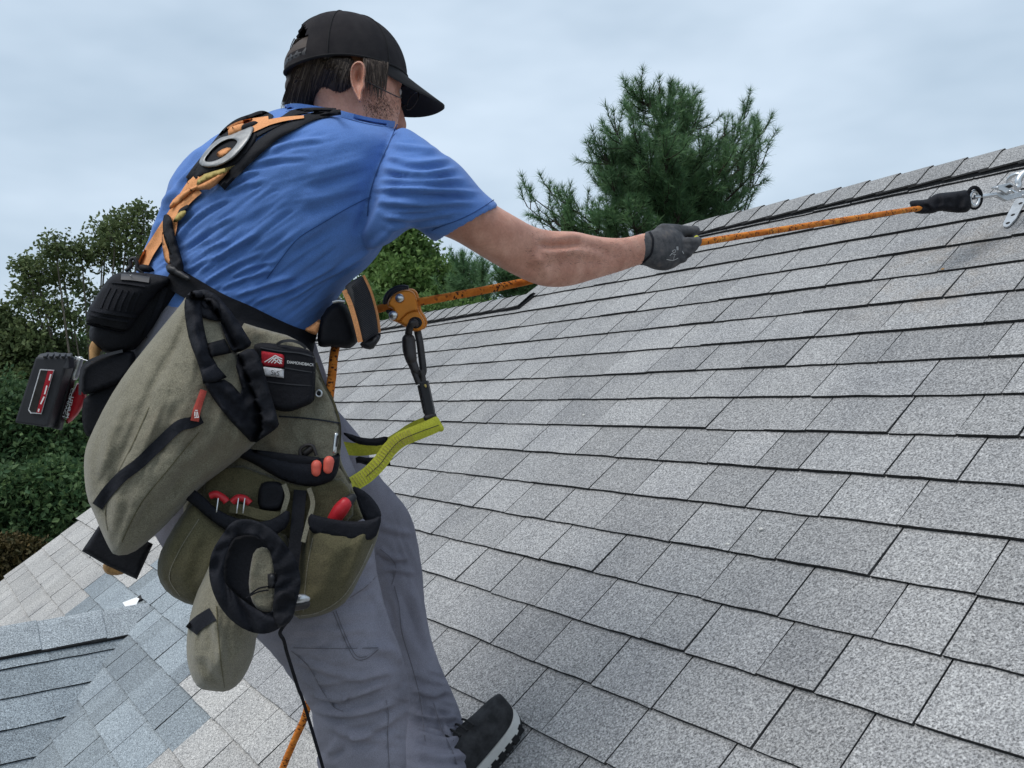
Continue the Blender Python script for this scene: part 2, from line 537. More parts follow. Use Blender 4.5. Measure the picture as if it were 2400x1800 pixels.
ridge(roofp(C_STEP - 0.10, S_APEX_L), RC, RH, C_RAKE - C_STEP + 0.10, 0.1275, 0.125, 0.030, 'shingle_cap', 'lower_ridge')
ridge(GP0 + RH * 0.06 + Vector((0, 0, 0.0)), -RH, RC, GLEN, 0.25, 0.17, 0.026, 'shingle_cap_blue', 'cross_gable_ridge')  # no vent here; the black strip stands in for shade under the caps

# ------------------------------------------------------------------ ground
def ground_mat():
    q = Mat('ground', 0.95, 0.1)
    g = q.n('ShaderNodeNewGeometry').outputs['Position']
    a = q.noise(0.35, 6, 0.65, g)
    b = q.noise(6, 5, 0.7, g)
    c = q.ramp(a, (0.35, (0.05, 0.07, 0.022)), (0.5, (0.085, 0.075, 0.03)), (0.68, (0.12, 0.085, 0.045)))
    q.color(q.mix(0.7, c, q.ramp(b, (0.3, (0.5, 0.5, 0.5)), (0.7, (1.4, 1.4, 1.4))), 'MULTIPLY'))
    q.bump(b, 0.6, 0.05)
    M['ground'] = q.m
ground_mat()
gv = [(-900, -900, 0), (900, -900, 0), (900, 900, 0), (-900, 900, 0)]
tag(link('ground', mesh('ground', gv, [[0, 1, 2, 3]]), None, 'ground'), 'dark leaf-strewn ground far below among the trees', kind='structure')

# ------------------------------------------------------------------ trees
def leaf_mat(name, c0, c1, trans=0.25):
    q = Mat(name, 0.62, 0.22)
    g = q.n('ShaderNodeNewGeometry')
    r = g.outputs['Random Per Island']
    big = q.noise(0.9, 3, 0.6, g.outputs['Position'])
    c = q.ramp(r, (0.0, c0), (0.6, tuple((a + b) / 2 for a, b in zip(c0, c1))), (1.0, c1))
    c = q.mix(0.6, c, q.ramp(big, (0.35, (0.62, 0.66, 0.66)), (0.65, (1.2, 1.18, 1.05))), 'MULTIPLY')
    q.color(c)
    tb = q.n('ShaderNodeBsdfTranslucent')
    q.l(c, tb.inputs['Color'])
    mx = q.n('ShaderNodeMixShader')
    mx.inputs[0].default_value = trans
    outn = [x for x in q.t.nodes if x.type == 'OUTPUT_MATERIAL'][0]
    q.l(q.b.outputs[0], mx.inputs[1]); q.l(tb.outputs[0], mx.inputs[2]); q.l(mx.outputs[0], outn.inputs[0])
    M[name] = q.m
leaf_mat('pine_needles', (0.07, 0.15, 0.075), (0.16, 0.275, 0.12), 0.3)
leaf_mat('leaf_mid', (0.075, 0.15, 0.04), (0.18, 0.28, 0.09), 0.4)
leaf_mat('leaf_dark', (0.045, 0.10, 0.045), (0.13, 0.20, 0.085), 0.35)
leaf_mat('leaf_olive', (0.075, 0.11, 0.045), (0.20, 0.25, 0.115), 0.35)
leaf_mat('leaf_rust', (0.045, 0.045, 0.018), (0.12, 0.085, 0.035), 0.2)
def bark(name, c):
    q = Mat(name, 0.95, 0.1)
    v = q.co('Object', (9, 9, 1.6))
    n = q.noise(4, 6, 0.7, v)
    q.color(q.ramp(n, (0.3, tuple(x * .4 for x in c)), (0.7, tuple(x * 1.5 for x in c))))
    q.bump(n, 0.8, 0.03)
    M[name] = q.m
bark('bark', (0.055, 0.045, 0.036))
bark('bark_pale', (0.16, 0.14, 0.115))

class Soup:
    def __init__(s): s.v, s.f = [], []
    def tube(s, pts, r0, r1, n=6):
        pts = [Vector(p) for p in pts]
        b = len(s.v)
        for i, p in enumerate(pts):
            t = (pts[min(i + 1, len(pts) - 1)] - pts[max(i - 1, 0)])
            t = t.normalized() if t.length > 1e-9 else Vector((0, 0, 1))
            a = t.orthogonal().normalized(); c = t.cross(a)
            r = r0 + (r1 - r0) * i / max(1, len(pts) - 1)
            for k in range(n):
                th = 2 * math.pi * k / n
                s.v.append(p + (a * math.cos(th) + c * math.sin(th)) * r)
        for i in range(len(pts) - 1):
            for k in range(n):
                s.f.append([b + i * n + k, b + i * n + (k + 1) % n, b + (i + 1) * n + (k + 1) % n, b + (i + 1) * n + k])
    def blade(s, p, d, wdir, w):
        b = len(s.v)
        s.v += [p - wdir * w, p + wdir * w, p + d]
        s.f.append([b, b + 1, b + 2])
    def leaf(s, p, ax, side, L, W):
        """a leaf folded along its midrib"""
        b = len(s.v)
        up = ax.cross(side)
        s.v += [p, p + ax * L * .45 + side * W + up * W * .25, p + ax * L, p + ax * L * .45 - side * W + up * W * .25]
        s.f += [[b, b + 1, b + 2], [b, b + 2, b + 3]]
    def build(s, name, mat, parent=None, smooth=False):
        return link(name, mesh(name, s.v, s.f, smooth), parent, mat)
trn = random.Random(5)
def runit(r=trn):
    while True:
        v = Vector((r.uniform(-1, 1), r.uniform(-1, 1), r.uniform(-1, 1)))
        if 0.05 < v.length < 1: return v.normalized()
def tuft(sp, p, axis, L, n, w=0.005, r=trn):
    for _ in range(n):
        d = (axis * r.uniform(0.25, 1.1) + runit(r) * r.uniform(.45, .9)).normalized()
        sp.blade(p, d * L * r.uniform(0.7, 1.15), d.orthogonal().normalized(), w)

def pine(name, label, base_px, depth, boughs, top_px, nt_=8, dens=1.0, scale=1.0, group=None):
    """boughs: list of (px, py) tips at this depth with shoot counts; needles on upturned shoots"""
    D = depth
    top = at(top_px[0], top_px[1], D)
    foot = at(base_px[0], base_px[1], D)
    foot = Vector((foot.x, foot.y, 0.0))
    root = thing(name, label, 'tree', group)
    tr = Soup()
    N = 14
    path = [foot.lerp(top, i / N) + Vector((trn.uniform(-.04, .04), trn.uniform(-.04, .04), 0)) * (0 if i in (0, N) else 1) for i in range(N + 1)]
    tr.tube(path, 0.20 * scale, 0.012, 8)
    sp = Soup()
    S = D / FOC                       # metres per photo pixel at the tree
    def trunk_at(z):
        f = (z - foot.z) / (top.z - foot.z)
        return foot.lerp(top, max(0, min(1, f)))
    def shoot(p, d, L):
        """one upturned shoot with needle tufts along it"""
        q = p.copy(); n = max(3, int(L / 0.04)); dd = d.copy()
        pts = [q.copy()]
        for i in range(n):
            dd = (dd + Vector((0, 0, 0.10)) + runit() * 0.12).normalized()
            q = q + dd * (L / n)
            pts.append(q.copy())
            if i >= n * 0.12:
                tuft(sp, q, dd, 0.125 * scale, int(7 * dens) + 2, 0.0042 * scale)
        tuft(sp, q, dd, 0.11 * scale, 12, 0.004 * scale)
        tr.tube(pts, 0.009 * scale, 0.003, 4)
    for (tx, ty, nsh, dz) in boughs:
        tip = at(tx, ty, D + dz)
        z0 = tip.z - abs(tip.z - top.z) * 0.10 - (Vector((tip.x, tip.y)) - Vector((top.x, top.y))).length * 0.55
        st = trunk_at(z0)
        L = (tip - st).length
        mid = st.lerp(tip, 0.55) + Vector((0, 0, -0.10 * L))
        pts = []
        for i in range(9):
            u = i / 8
            pts.append(st * (1 - u) ** 2 + mid * 2 * u * (1 - u) + tip * u * u)
        tr.tube(pts, 0.012 * scale + 0.010 * L, 0.004, 5)
        for k in range(int(nsh * 1.9)):
            u = trn.uniform(0.22, 1.0) ** 0.8
            i = min(7, int(u * 8))
            p = pts[i].lerp(pts[i + 1], u * 8 - i)
            d = (pts[i + 1] - pts[i]).normalized()
            d = (d * 0.7 + runit() * 0.85 + Vector((0, 0, 0.28))).normalized()
            shoot(p, d, trn.uniform(0.14, 0.34) * scale * (0.75 + 0.4 * u))
        shoot(tip, ((pts[-1] - pts[-2]).normalized() + Vector((0, 0, .6))).normalized(), 0.22 * scale)
    shoot(top - Vector((0, 0, 0.25 * scale)), Vector((0, 0, 1)), 0.35 * scale)
    tr.build('trunk', 'bark', root)
    sp.build('crown', 'pine_needles', root)
    return root
bo = []
def B(x, y, n, dz=None): bo.append((x, y, n, trn.uniform(-1.0, 0.6) if dz is None else dz))
for (x, y, n) in [(1500, 235, 8), (1522, 262, 9), (1575, 240, 9), (1604, 250, 8), (1618, 280, 10), (1478, 268, 8), (1490, 320, 14), (1560, 300, 14), (1600, 330, 16), (1632, 300, 9),
                  (1545, 340, 18), (1445, 310, 9), (1430, 330, 9), (1420, 372, 14), (1462, 380, 20), (1412, 405, 10), (1520, 400, 24), (1590, 390, 24), (1640, 370, 14), (1668, 345, 9),
                  (1410, 435, 12), (1440, 445, 20), (1500, 460, 26), (1560, 460, 26), (1620, 440, 24), (1430, 500, 22), (1480, 510, 22), (1640, 500, 18), (1590, 515, 22), (1690, 400, 14),
                  (1710, 360, 12), (1744, 320, 12), (1760, 345, 14), (1748, 275, 5), (1790, 310, 8), (1795, 345, 9), (1785, 385, 12), (1730, 420, 16), (1770, 430, 10), (1740, 470, 9), (1700, 480, 14), (1752, 490, 6), (1670, 530, 10),
                  (1530, 540, 14), (1440, 545, 14), (1400, 545, 10), (1560, 430, 20), (1480, 420, 20), (1560, 370, 18), (1380, 570, 10), (1650, 460, 16), (1610, 480, 18)]:
    B(x, y, n)
for (x, y, n) in [(1238, 455, 5), (1262, 490, 6), (1236, 485, 4), (1290, 450, 5), (1310, 480, 6), (1325, 520, 8), (1275, 535, 8), (1345, 495, 5), (1335, 545, 8), (1300, 540, 6)]:
    B(x, y, n, trn.uniform(-.3, .3))
pine('pine_tree', 'tall white pine with upturned needled shoots rising behind the ridge', (1560, 900), 11.0, bo, (1546, 205), dens=1.7)
bo2 = [(1085, 640, 7, 0), (1110, 650, 9, .3), (1130, 668, 9, -.3), (1095, 690, 12, 0), (1120, 700, 12, .4), (1140, 715, 12, -.4), (1080, 715, 12, .2), (1105, 740, 12, 0), (1065, 690, 8, .2)]
pine('pine_tree', 'small dark pine between the rope and the round tree', (1110, 950), 16.0, bo2, (1108, 640), dens=0.9, scale=1.3)
bo3 = [(1185, 650, 9, 0), (1210, 655, 12, .3), (1240, 650, 12, -.3), (1215, 680, 14, 0), (1250, 690, 14, .2), (1190, 695, 12, .2), (1270, 670, 12, 0), (1230, 720, 12, 0)]
pine('pine_tree', 'bushy pine tip showing under the outstretched forearm', (1230, 950), 14.0, bo3, (1228, 632), dens=1.0, scale=1.2)

def broadleaf(name, label, foot_px, depth, blobs, mat, leaf, nleaf, trunk_r=0.16, barkm='bark', seed=1, group=None, droop=0.25, cat='tree', limbs=True, clump=9):
    """blobs: (px, py, radius_px, weight). Leaves gather in twigs around each blob's volume; gaps stay open between twigs."""
    r = random.Random(seed)
    S = depth / FOC
    root = thing(name, label, cat, group)
    foot = at(foot_px[0], foot_px[1], depth)
    foot = Vector((foot.x, foot.y, 0.0))
    cs = [(at(x, y, depth + dz), rad * S, wgt) for (x, y, rad, wgt, dz) in blobs]
    top = max(cs, key=lambda q: q[0].z)[0]
    tr, lv = Soup(), Soup()
    low = min(q[0].z for q in cs)
    fork = Vector((foot.x, foot.y, max(0.6, low * 0.55)))
    fork = foot.lerp(Vector((sum(q[0].x for q in cs) / len(cs), sum(q[0].y for q in cs) / len(cs), 0)), 0.35) + Vector((0, 0, fork.z))
    if limbs:
        tr.tube([foot, foot.lerp(fork, .5) + Vector((.05, 0, 0)), fork], trunk_r, trunk_r * .7, 8)
    tot = sum(q[2] for q in cs)
    for c, rad, wgt in cs:
        if limbs:
            mid = fork.lerp(c, .5) + Vector((r.uniform(-.3, .3), r.uniform(-.3, .3), r.uniform(-.2, .4))) * rad
            pts = [fork * (1 - u) ** 2 + mid * 2 * u * (1 - u) + c * u * u for u in [i / 6 for i in range(7)]]
            tr.tube(pts, trunk_r * .45, trunk_r * .12, 5)
        n = int(nleaf * wgt / tot / clump)
        for _ in range(n):
            d = runit(r)
            rr = rad * (r.random() ** 0.42) * r.uniform(0.75, 1.25)
            e = c + Vector((d.x, d.y, d.z * .85)) * rr
            if limbs and r.random() < 0.35:
                tr.tube([c.lerp(e, .25), c.lerp(e, .7) + runit(r) * rad * .06, e], trunk_r * .07, trunk_r * .02, 4)
            tw = (d + runit(r) * .6 + Vector((0, 0, .2))).normalized()
            for k in range(clump):
                ax = (tw * .5 + runit(r) + Vector((0, 0, -droop))).normalized()
                side = ax.cross(runit(r)).normalized()
                p = e + runit(r) * leaf * r.uniform(.2, 1.7)
                L = leaf * r.uniform(.65, 1.25)
                lv.leaf(p, ax, side, L, L * r.uniform(.22, .36))
    if limbs: tr.build('trunk', barkm, root)
    lv.build('crown', mat, root)
    return root
# round-headed tree behind the forearm
bl = [(930, 580, 55, 2, 0), (890, 620, 60, 2, 0), (975, 600, 55, 2, .5), (1010, 640, 50, 1.6, 0), (940, 660, 70, 3, -.6), (1035, 690, 45, 1.5, 0), (880, 690, 70, 2, 0), (985, 720, 70, 2.2, -.5), (1050, 740, 50, 1.5, 0), (930, 760, 80, 2, 0), (960, 550, 35, .9, 0), (905, 560, 32, .8, .3)]
broadleaf('broadleaf_tree', 'dense round-headed green tree seen below the raised sleeve', (950, 950), 20.0, bl + [(1060, 660, 45, 1.3, 0), (1090, 720, 50, 1.3, .5)], 'leaf_mid', 0.125, 20000, seed=3)
bl = [(820, 740, 90, 2, 0), (900, 770, 80, 2, 0), (1000, 760, 80, 2, 0), (1080, 770, 60, 1.5, 0), (1160, 760, 60, 1.2, 0), (1120, 740, 40, 1, 0)]
broadleaf('hedge_tree', 'low bright green tree line just above the lower ridge', (960, 1000), 15.0, bl, 'leaf_mid', 0.095, 13000, seed=4)
# tall open tree at the left
bl = [(300, 520, 45, 1.6, 0), (250, 540, 40, 1.3, .3), (330, 560, 45, 1.4, 0), (190, 590, 45, 1.4, 0), (130, 585, 45, 1.6, -.3), (85, 640, 50, 1.8, 0), (60, 690, 40, 1.3, .2), (150, 650, 45, 1.3, .4),
      (300, 610, 45, 1.2, .4), (240, 600, 40, 1.0, 0), (110, 720, 50, 1.5, 0), (170, 740, 45, 1.2, 0), (210, 690, 38, .8, .3), (270, 560, 35, .8, -.2), (60, 620, 28, .6, 0), (340, 500, 25, .6, 0), (240, 780, 40, 1.0, 0)]
broadleaf('open_tree', 'tall airy tree with sky showing through its leaves, beside the waist pack', (215, 1000), 16.0, bl, 'leaf_olive', 0.085, 9000, 0.085, 'bark_pale', seed=8, clump=8)
bl = [(20, 790, 60, 2, 0), (-30, 830, 80, 2, 0), (80, 800, 55, 1.6, 0), (150, 830, 55, 1.4, .4), (30, 880, 80, 2.2, 0), (-60, 760, 60, 1.5, 0), (110, 900, 70, 1.8, 0), (200, 860, 60, 1.2, .5), (0, 740, 35, .8, 0)]
broadleaf('broadleaf_tree', 'dense dark olive tree behind the black battery', (20, 1200), 16.0, bl, 'leaf_olive', 0.095, 17000, 0.14, seed=9)
bl = [(20, 960, 90, 2.2, 0), (120, 1000, 90, 2.2, 0), (-60, 1000, 90, 2, 0), (200, 960, 90, 2, .5), (60, 1060, 80, 2, 0), (170, 1080, 80, 2, 0), (260, 1060, 80, 1.6, .5), (-40, 1100, 80, 1.8, 0), (330, 980, 90, 1.6, 1)]
broadleaf('broadleaf_tree', 'shadowy dark green tree low behind the large olive bag', (80, 1300), 13.5, bl, 'leaf_dark', 0.095, 24000, 0.10, seed=10)
bl = [(40, 1150, 65, 2, 0), (120, 1130, 60, 2, 0), (190, 1160, 60, 2, 0), (90, 1210, 60, 2, 0), (10, 1210, 55, 1.6, 0), (170, 1220, 45, 1.3, 0), (-60, 1180, 80, 2, 0)]
broadleaf('leafy_shrub', 'deep green shrub low by the roof edge at far left', (90, 1330), 12.5, bl, 'leaf_dark', 0.10, 14000, 0.08, seed=11, cat='shrub')
bl = [(15, 1290, 40, 1.6, 0), (-30, 1330, 55, 2, 0), (60, 1290, 32, 1.2, 0), (20, 1340, 45, 1.6, 0)]
broadleaf('rusty_shrub', 'brown and rust-coloured undergrowth at the left picture edge', (10, 1400), 12.0, bl, 'leaf_rust', 0.065, 8000, 0.05, seed=12, cat='shrub')
# woodland that closes the view further off: separate trees, each a mass of leaves on a trunk
for i, (x, dpt, hpx, wpx) in enumerate([(-250, 24, 760, 150), (-80, 26, 790, 130), (90, 27, 830, 120), (260, 25, 800, 130), (430, 27, 780, 130), (600, 27, 790, 130), (760, 27, 790, 130), (1330, 24, 770, 110)]):
    bl = [(x + trn.uniform(-.5, .5) * wpx, hpx + trn.uniform(0, 420), wpx * trn.uniform(.4, .62), 1, trn.uniform(-1, 1)) for _ in range(13)]
    lab = 'distant woodland tree at the far left edge' if x < -100 else ['distant tree behind the dark olive tree', 'distant tree behind the open tree', 'distant tree behind the waist pack', 'distant tree behind the worker\'s hip', 'distant tree behind the worker\'s waist', 'distant tree behind the worker\'s belly', 'distant tree behind the forearm'][i - 1]
    broadleaf('broadleaf_tree', lab, (x, 1300), float(dpt), bl, 'leaf_dark' if i % 2 else 'leaf_olive', 0.24, 4200, 0.2, seed=30 + i, group='woodland trees')
# ------------------------------------------------------------------ soft-body helpers
def v3(p): return np.array((p[0], p[1], p[2]), float)
aC, aR, aU, aF = v3(CAM), v3(RIGHT), v3(UP), v3(FWD)
def pix_np(P):
    d = P - aC
    z = d @ aF
    return 1200 + FOC * (d @ aR) / z, 900 - FOC * (d @ aU) / z, z
def loft(secs, n=36, sub=4, cap=True):
    """closed tube through sections (xA,yA,xB,yB,depth,thickness[,power]); A and B are its two outline points in the photo"""
    S = []
    for q in secs:
        xa, ya, xb, yb, d, t = q[:6]
        pw = q[6] if len(q) > 6 else 2.0
        A, B = v3(at(xa, ya, d)), v3(at(xb, yb, d))
        vw = (A + B) / 2 - aC
        vw /= np.linalg.norm(vw)
        S.append(np.concatenate([(A + B) / 2, (B - A) / 2, vw * t / 2, [pw]]))
    S = np.array(S)
    # Catmull-Rom along the sections
    K = len(S)
    rows = []
    for i in range(K - 1):
        p0, p1, p2, p3 = S[max(i - 1, 0)], S[i], S[i + 1], S[min(i + 2, K - 1)]
        for j in range(sub):
            u = j / sub
            rows.append(0.5 * ((2 * p1) + (-p0 + p2) * u + (2 * p0 - 5 * p1 + 4 * p2 - p3) * u * u + (-p0 + 3 * p1 - 3 * p2 + p3) * u ** 3))
    rows.append(S[-1])
    V, F = [], []
    for r in rows:
        c, a, b, pw = r[:3], r[3:6], r[6:9], r[9]
        for k in range(n):
            th = 2 * math.pi * k / n
            cx, sx = math.cos(th), math.sin(th)
            e = 2.0 / pw
            V.append(c + a * math.copysign(abs(cx) ** e, cx) + b * math.copysign(abs(sx) ** e, sx))
    m_ = len(rows)
    for i in range(m_ - 1):
        for k in range(n):
            F.append([i * n + k, i * n + (k + 1) % n, (i + 1) * n + (k + 1) % n, (i + 1) * n + k])
    if cap:
        V.append(rows[0][:3]); V.append(rows[-1][:3])
        for k in range(n):
            F.append([m_ * n, (k + 1) % n, k])
            F.append([m_ * n + 1, (m_ - 1) * n + k, (m_ - 1) * n + (k + 1) % n])
    return [tuple(v) for v in V], F
def ellipsoid(c, ax, n=24, m_=16):
    V, F = [], []
    c = Vector(c)
    for i in range(m_ + 1):
        ph = math.pi * i / m_
        for k in range(n):
            th = 2 * math.pi * k / n
            V.append(tuple(c + ax[0] * (math.sin(ph) * math.cos(th)) + ax[1] * (math.sin(ph) * math.sin(th)) + ax[2] * math.cos(ph)))
    for i in range(m_):
        for k in range(n):
            F.append([i * n + k, (i + 1) * n + k, (i + 1) * n + (k + 1) % n, i * n + (k + 1) % n])
    return V, F
def limb(pts, rad, n=20, sub=4):
    """round limb through world points with a radius at each, hemispherical ends"""
    P = [np.array((*p, r)) for p, r in zip(pts, rad)]
    K = len(P)
    rows = []
    for i in range(K - 1):
        p0, p1, p2, p3 = P[max(i - 1, 0)], P[i], P[i + 1], P[min(i + 2, K - 1)]
        for j in range(sub):
            u = j / sub
            rows.append(0.5 * ((2 * p1) + (-p0 + p2) * u + (2 * p0 - 5 * p1 + 4 * p2 - p3) * u * u + (-p0 + 3 * p1 - 3 * p2 + p3) * u ** 3))
    rows.append(P[-1])
    # round ends
    t0 = rows[0][:3] - rows[1][:3]; t0 /= np.linalg.norm(t0)
    t1 = rows[-1][:3] - rows[-2][:3]; t1 /= np.linalg.norm(t1)
    head = [np.append(rows[0][:3] + t0 * rows[0][3] * math.sin(a), rows[0][3] * math.cos(a)) for a in (1.45, 1.0, 0.5)]
    tail = [np.append(rows[-1][:3] + t1 * rows[-1][3] * math.sin(a), rows[-1][3] * math.cos(a)) for a in (0.5, 1.0, 1.45)]
    rows = head + rows + tail
    V, F = [], []
    up = np.array([0.0, 0, 1.0])
    prev = None
    for i, r in enumerate(rows):
        t = rows[min(i + 1, len(rows) - 1)][:3] - rows[max(i - 1, 0)][:3]
        t /= np.linalg.norm(t) + 1e-12
        a = np.cross(t, up) if prev is None else prev - t * (prev @ t)
        if np.linalg.norm(a) < 1e-4: a = np.cross(t, np.array([1.0, 0, 0]))
        a /= np.linalg.norm(a); prev = a
        b = np.cross(t, a)
        for k in range(n):
            th = 2 * math.pi * k / n
            V.append(tuple(r[:3] + (a * math.cos(th) + b * math.sin(th)) * r[3]))
    for i in range(len(rows) - 1):
        for k in range(n):
            F.append([i * n + k, i * n + (k + 1) % n, (i + 1) * n + (k + 1) % n, (i + 1) * n + k])
    F.append(list(range(n))[::-1]); F.append([(len(rows) - 1) * n + k for k in range(n)])
    return V, F
def join(*parts):
    V, F = [], []
    for v, f in parts:
        b = len(V)
        V += list(v); F += [[i + b for i in q] for q in f]
    return V, F
def evaluated(name, V, F, mods):
    me = fixnormals(mesh(name, V, F))
    o = bpy.data.objects.new('tmp', me)
    COL.objects.link(o)
    for t, kw in mods:
        md = o.modifiers.new(t, t)
        for k, v in kw.items(): setattr(md, k, v)
    dg = bpy.context.evaluated_depsgraph_get()
    r = bpy.data.meshes.new_from_object(o.evaluated_get(dg))
    r.name = name
    bpy.data.objects.remove(o)
    r.polygons.foreach_set('use_smooth', [True] * len(r.polygons))
    return r
def remesh(name, V, F, vox, smooth=4):
    return evaluated(name, V, F, [('REMESH', dict(mode='VOXEL', voxel_size=vox)), ('SMOOTH', dict(factor=0.5, iterations=smooth))])
def getco(me):
    a = np.empty(len(me.vertices) * 3)
    me.vertices.foreach_get('co', a)
    return a.reshape(-1, 3)
def getno(me):
    a = np.empty(len(me.vertices) * 3)
    me.vertices.foreach_get('normal', a)
    return a.reshape(-1, 3)
def setco(me, P):
    me.vertices.foreach_set('co', P.ravel())
    me.update()
def polydist(x, y, pts, signed=False):
    """distance to a polyline and position 0..1 along it"""
    best = np.full(x.shape, 1e9); pos = np.zeros(x.shape); sgn = np.zeros(x.shape)
    L = [0.0]
    for i in range(len(pts) - 1): L.append(L[-1] + math.hypot(pts[i + 1][0] - pts[i][0], pts[i + 1][1] - pts[i][1]))
    for i in range(len(pts) - 1):
        (x0, y0), (x1, y1) = pts[i], pts[i + 1]
        dx, dy = x1 - x0, y1 - y0
        t = np.clip(((x - x0) * dx + (y - y0) * dy) / (dx * dx + dy * dy), 0, 1)
        d = np.hypot(x - x0 - t * dx, y - y0 - t * dy)
        q = d < best
        if signed: sgn = np.where(q, np.sign(dx * (y - y0) - dy * (x - x0)), sgn)
        best = np.where(q, d, best); pos = np.where(q, (L[i] + t * (L[i + 1] - L[i])) / L[-1], pos)
    return (best, pos, sgn) if signed else (best, pos)
def curve(pts, sub=6):
    """smooth a pixel polyline"""
    P = [np.array(p, float) for p in pts]
    K = len(P); o_ = []
    for i in range(K - 1):
        p0, p1, p2, p3 = P[max(i - 1, 0)], P[i], P[i + 1], P[min(i + 2, K - 1)]
        for j in range(sub):
            u = j / sub
            o_.append(tuple(0.5 * ((2 * p1) + (-p0 + p2) * u + (2 * p0 - 5 * p1 + 4 * p2 - p3) * u * u + (-p0 + 3 * p1 - 3 * p2 + p3) * u ** 3)))
    o_.append(tuple(P[-1]))
    return o_
def aniso(x, y, sets):
    """drawn-out cloth ripples: (angle in the photo, length, width, height, mask polygon)"""
    h = np.zeros(len(x))
    for ang, L, W, amp, poly in sets:
        ca, sa = math.cos(ang), math.sin(ang)
        ins = np.zeros(len(x), bool)
        for i in range(len(poly)):
            x0, y0 = poly[i]; x1, y1 = poly[i - 1]
            with np.errstate(divide='ignore', invalid='ignore'):
                ins ^= ((y0 > y) != (y1 > y)) & (x < (x1 - x0) * (y - y0) / (y1 - y0 + 1e-9) + x0)
        d, _ = polydist(x, y, list(poly) + [poly[0]])
        m_ = np.where(ins, np.clip(d / 40, 0, 1), 0)
        idx = np.nonzero(m_ > 0)[0]
        for i in idx:
            a, b = x[i] * ca + y[i] * sa, -x[i] * sa + y[i] * ca
            v = mnoise.noise(Vector((a / L, b / W, 1.7))) + .45 * mnoise.noise(Vector((a / L * 1.7, b / W * 2.1, 5.2)))
            h[i] += amp * m_[i] * (v - .45 * abs(v) + .15)
    return h
def folds(me, lines, noise_amp=0.0, noise_sc=9.0, ripple=None):
    """press cloth folds into a mesh: ridges (amp > 0) and furrows along lines drawn over the side that faces us"""
    P, N = getco(me), getno(me)
    x, y, z = pix_np(P)
    face = np.clip(-(N @ aF) * 2.5 + 0.35, 0, 1)
    h = np.zeros(len(P))
    for pts, w_, amp in lines:
        pts = curve(pts, 4)
        d, t, sg = polydist(x, y, pts, True)
        fall = np.clip(t * 5, 0, 1) * np.clip((1 - t) * 4, 0, 1)
        fall = fall * fall * (3 - 2 * fall)
        fall = np.where((t <= 0) | (t >= 1), 0, fall)
        h += amp * fall * (np.exp(-(d / w_) ** 1.7) - np.where(sg > 0, .75, .18) * np.exp(-((d - 1.7 * w_) / (0.8 * w_)) ** 2))
    if ripple: h += aniso(x, y, ripple)
    h *= face
    if noise_amp:
        h += np.array([mnoise.fractal(Vector(p) * noise_sc, 0.9, 2.0, 3) for p in P]) * noise_amp
    setco(me, P + N * h[:, None])
    return me
def bvh(me):
    return BVHTree.FromPolygons([v.co.copy() for v in me.vertices], [list(p.vertices) for p in me.polygons])
def hits(trees, x, y, default=None):
    best = None
    d = ray(x, y)
    for t in trees:
        h = t.ray_cast(CAM, d)
        if h[0] is not None and (best is None or h[3] < best[2]): best = (h[0], h[1], h[3])
    return best

# ------------------------------------------------------------------ worker: cloth and skin
fabric('shirt_blue', (0.098, 0.21, 0.525), 0.06, 1500, 0.75, sheen=0.15)
fabric('denim', (0.24, 0.236, 0.282), 0.2, 1300, 0.9, blot=6, crinkle=.25)
fabric('olive_canvas', (0.205, 0.190, 0.140), 0.10, 900, 0.92, dirt=(0.15, 0.118, 0.082), blot=9, crinkle=.45, grain=.85, sheen=.2)
fabric('olive_dark', (0.105, 0.094, 0.052), 0.2, 900, 0.92, dirt=(0.07, 0.055, 0.03), blot=10, crinkle=.5, grain=.85, sheen=.15)
fabric('nylon_black', (0.0105, 0.011, 0.0145), 0.3, 800, 0.72, crinkle=.35)
fabric('nylon_navy', (0.0125, 0.0135, 0.0185), 0.3, 800, 0.75, crinkle=.55)
fabric('orange_web', (0.70, 0.315, 0.135), 0.12, 700, 0.8)
fabric('yellow_web', (0.46, 0.46, 0.05), 0.15, 700, 0.8, dirt=(0.3, 0.28, 0.08))
fabric('grey_mesh', (0.075, 0.072, 0.072), 0.2, 600, 0.85)
fabric('red_label', (0.42, 0.022, 0.035), 0.1, 900, 0.7)
fabric('coral_label', (0.52, 0.09, 0.07), 0.1, 900, 0.7)
fabric('white_label', (0.66, 0.66, 0.68), 0.06, 900, 0.7)
fabric('tan_leather', (0.42, 0.24, 0.10), 0.3, 300, 0.6, blot=40)
fabric('yellow_leather', (0.42, 0.33, 0.11), 0.2, 300, 0.6)
plain('steel', (0.62, 0.63, 0.64), 0.32, 1.0, 0.1, 90, 0.1)
plain('zinc', (0.55, 0.56, 0.57), 0.42, 0.9, 0.15, 50, 0.15)
plain('orange_metal', (0.62, 0.21, 0.02), 0.38, 0.35, 0.12, 30)
plain('dark_metal', (0.055, 0.05, 0.05), 0.45, 0.7, 0.35, 40, 0.2)
plain('plastic_black', (0.014, 0.014, 0.017), 0.5, 0, 0.15, 30)
plain('plastic_grey', (0.03, 0.031, 0.037), 0.55, 0, 0.15, 30)
plain('tool_red', (0.50, 0.02, 0.03), 0.4, 0, 0.1)
plain('tool_coral', (0.72, 0.13, 0.09), 0.45, 0, 0.1)
plain('rubber_white', (0.62, 0.61, 0.58), 0.7, 0, 0.1, 25)
plain('rubber_black', (0.012, 0.012, 0.013), 0.8)
plain('white_print', (0.75, 0.75, 0.75), 0.7, 0, 0.04)
plain('stitch_dark', (0.02, 0.022, 0.03), 0.9)
plain('denim_stitch', (0.14, 0.136, 0.16), 0.9)
plain('dull_metal', (0.30, 0.30, 0.30), 0.5, 0.75, 0.25, 60, 0.3)
plain('seam_blue', (0.03, 0.075, 0.22), 0.9)
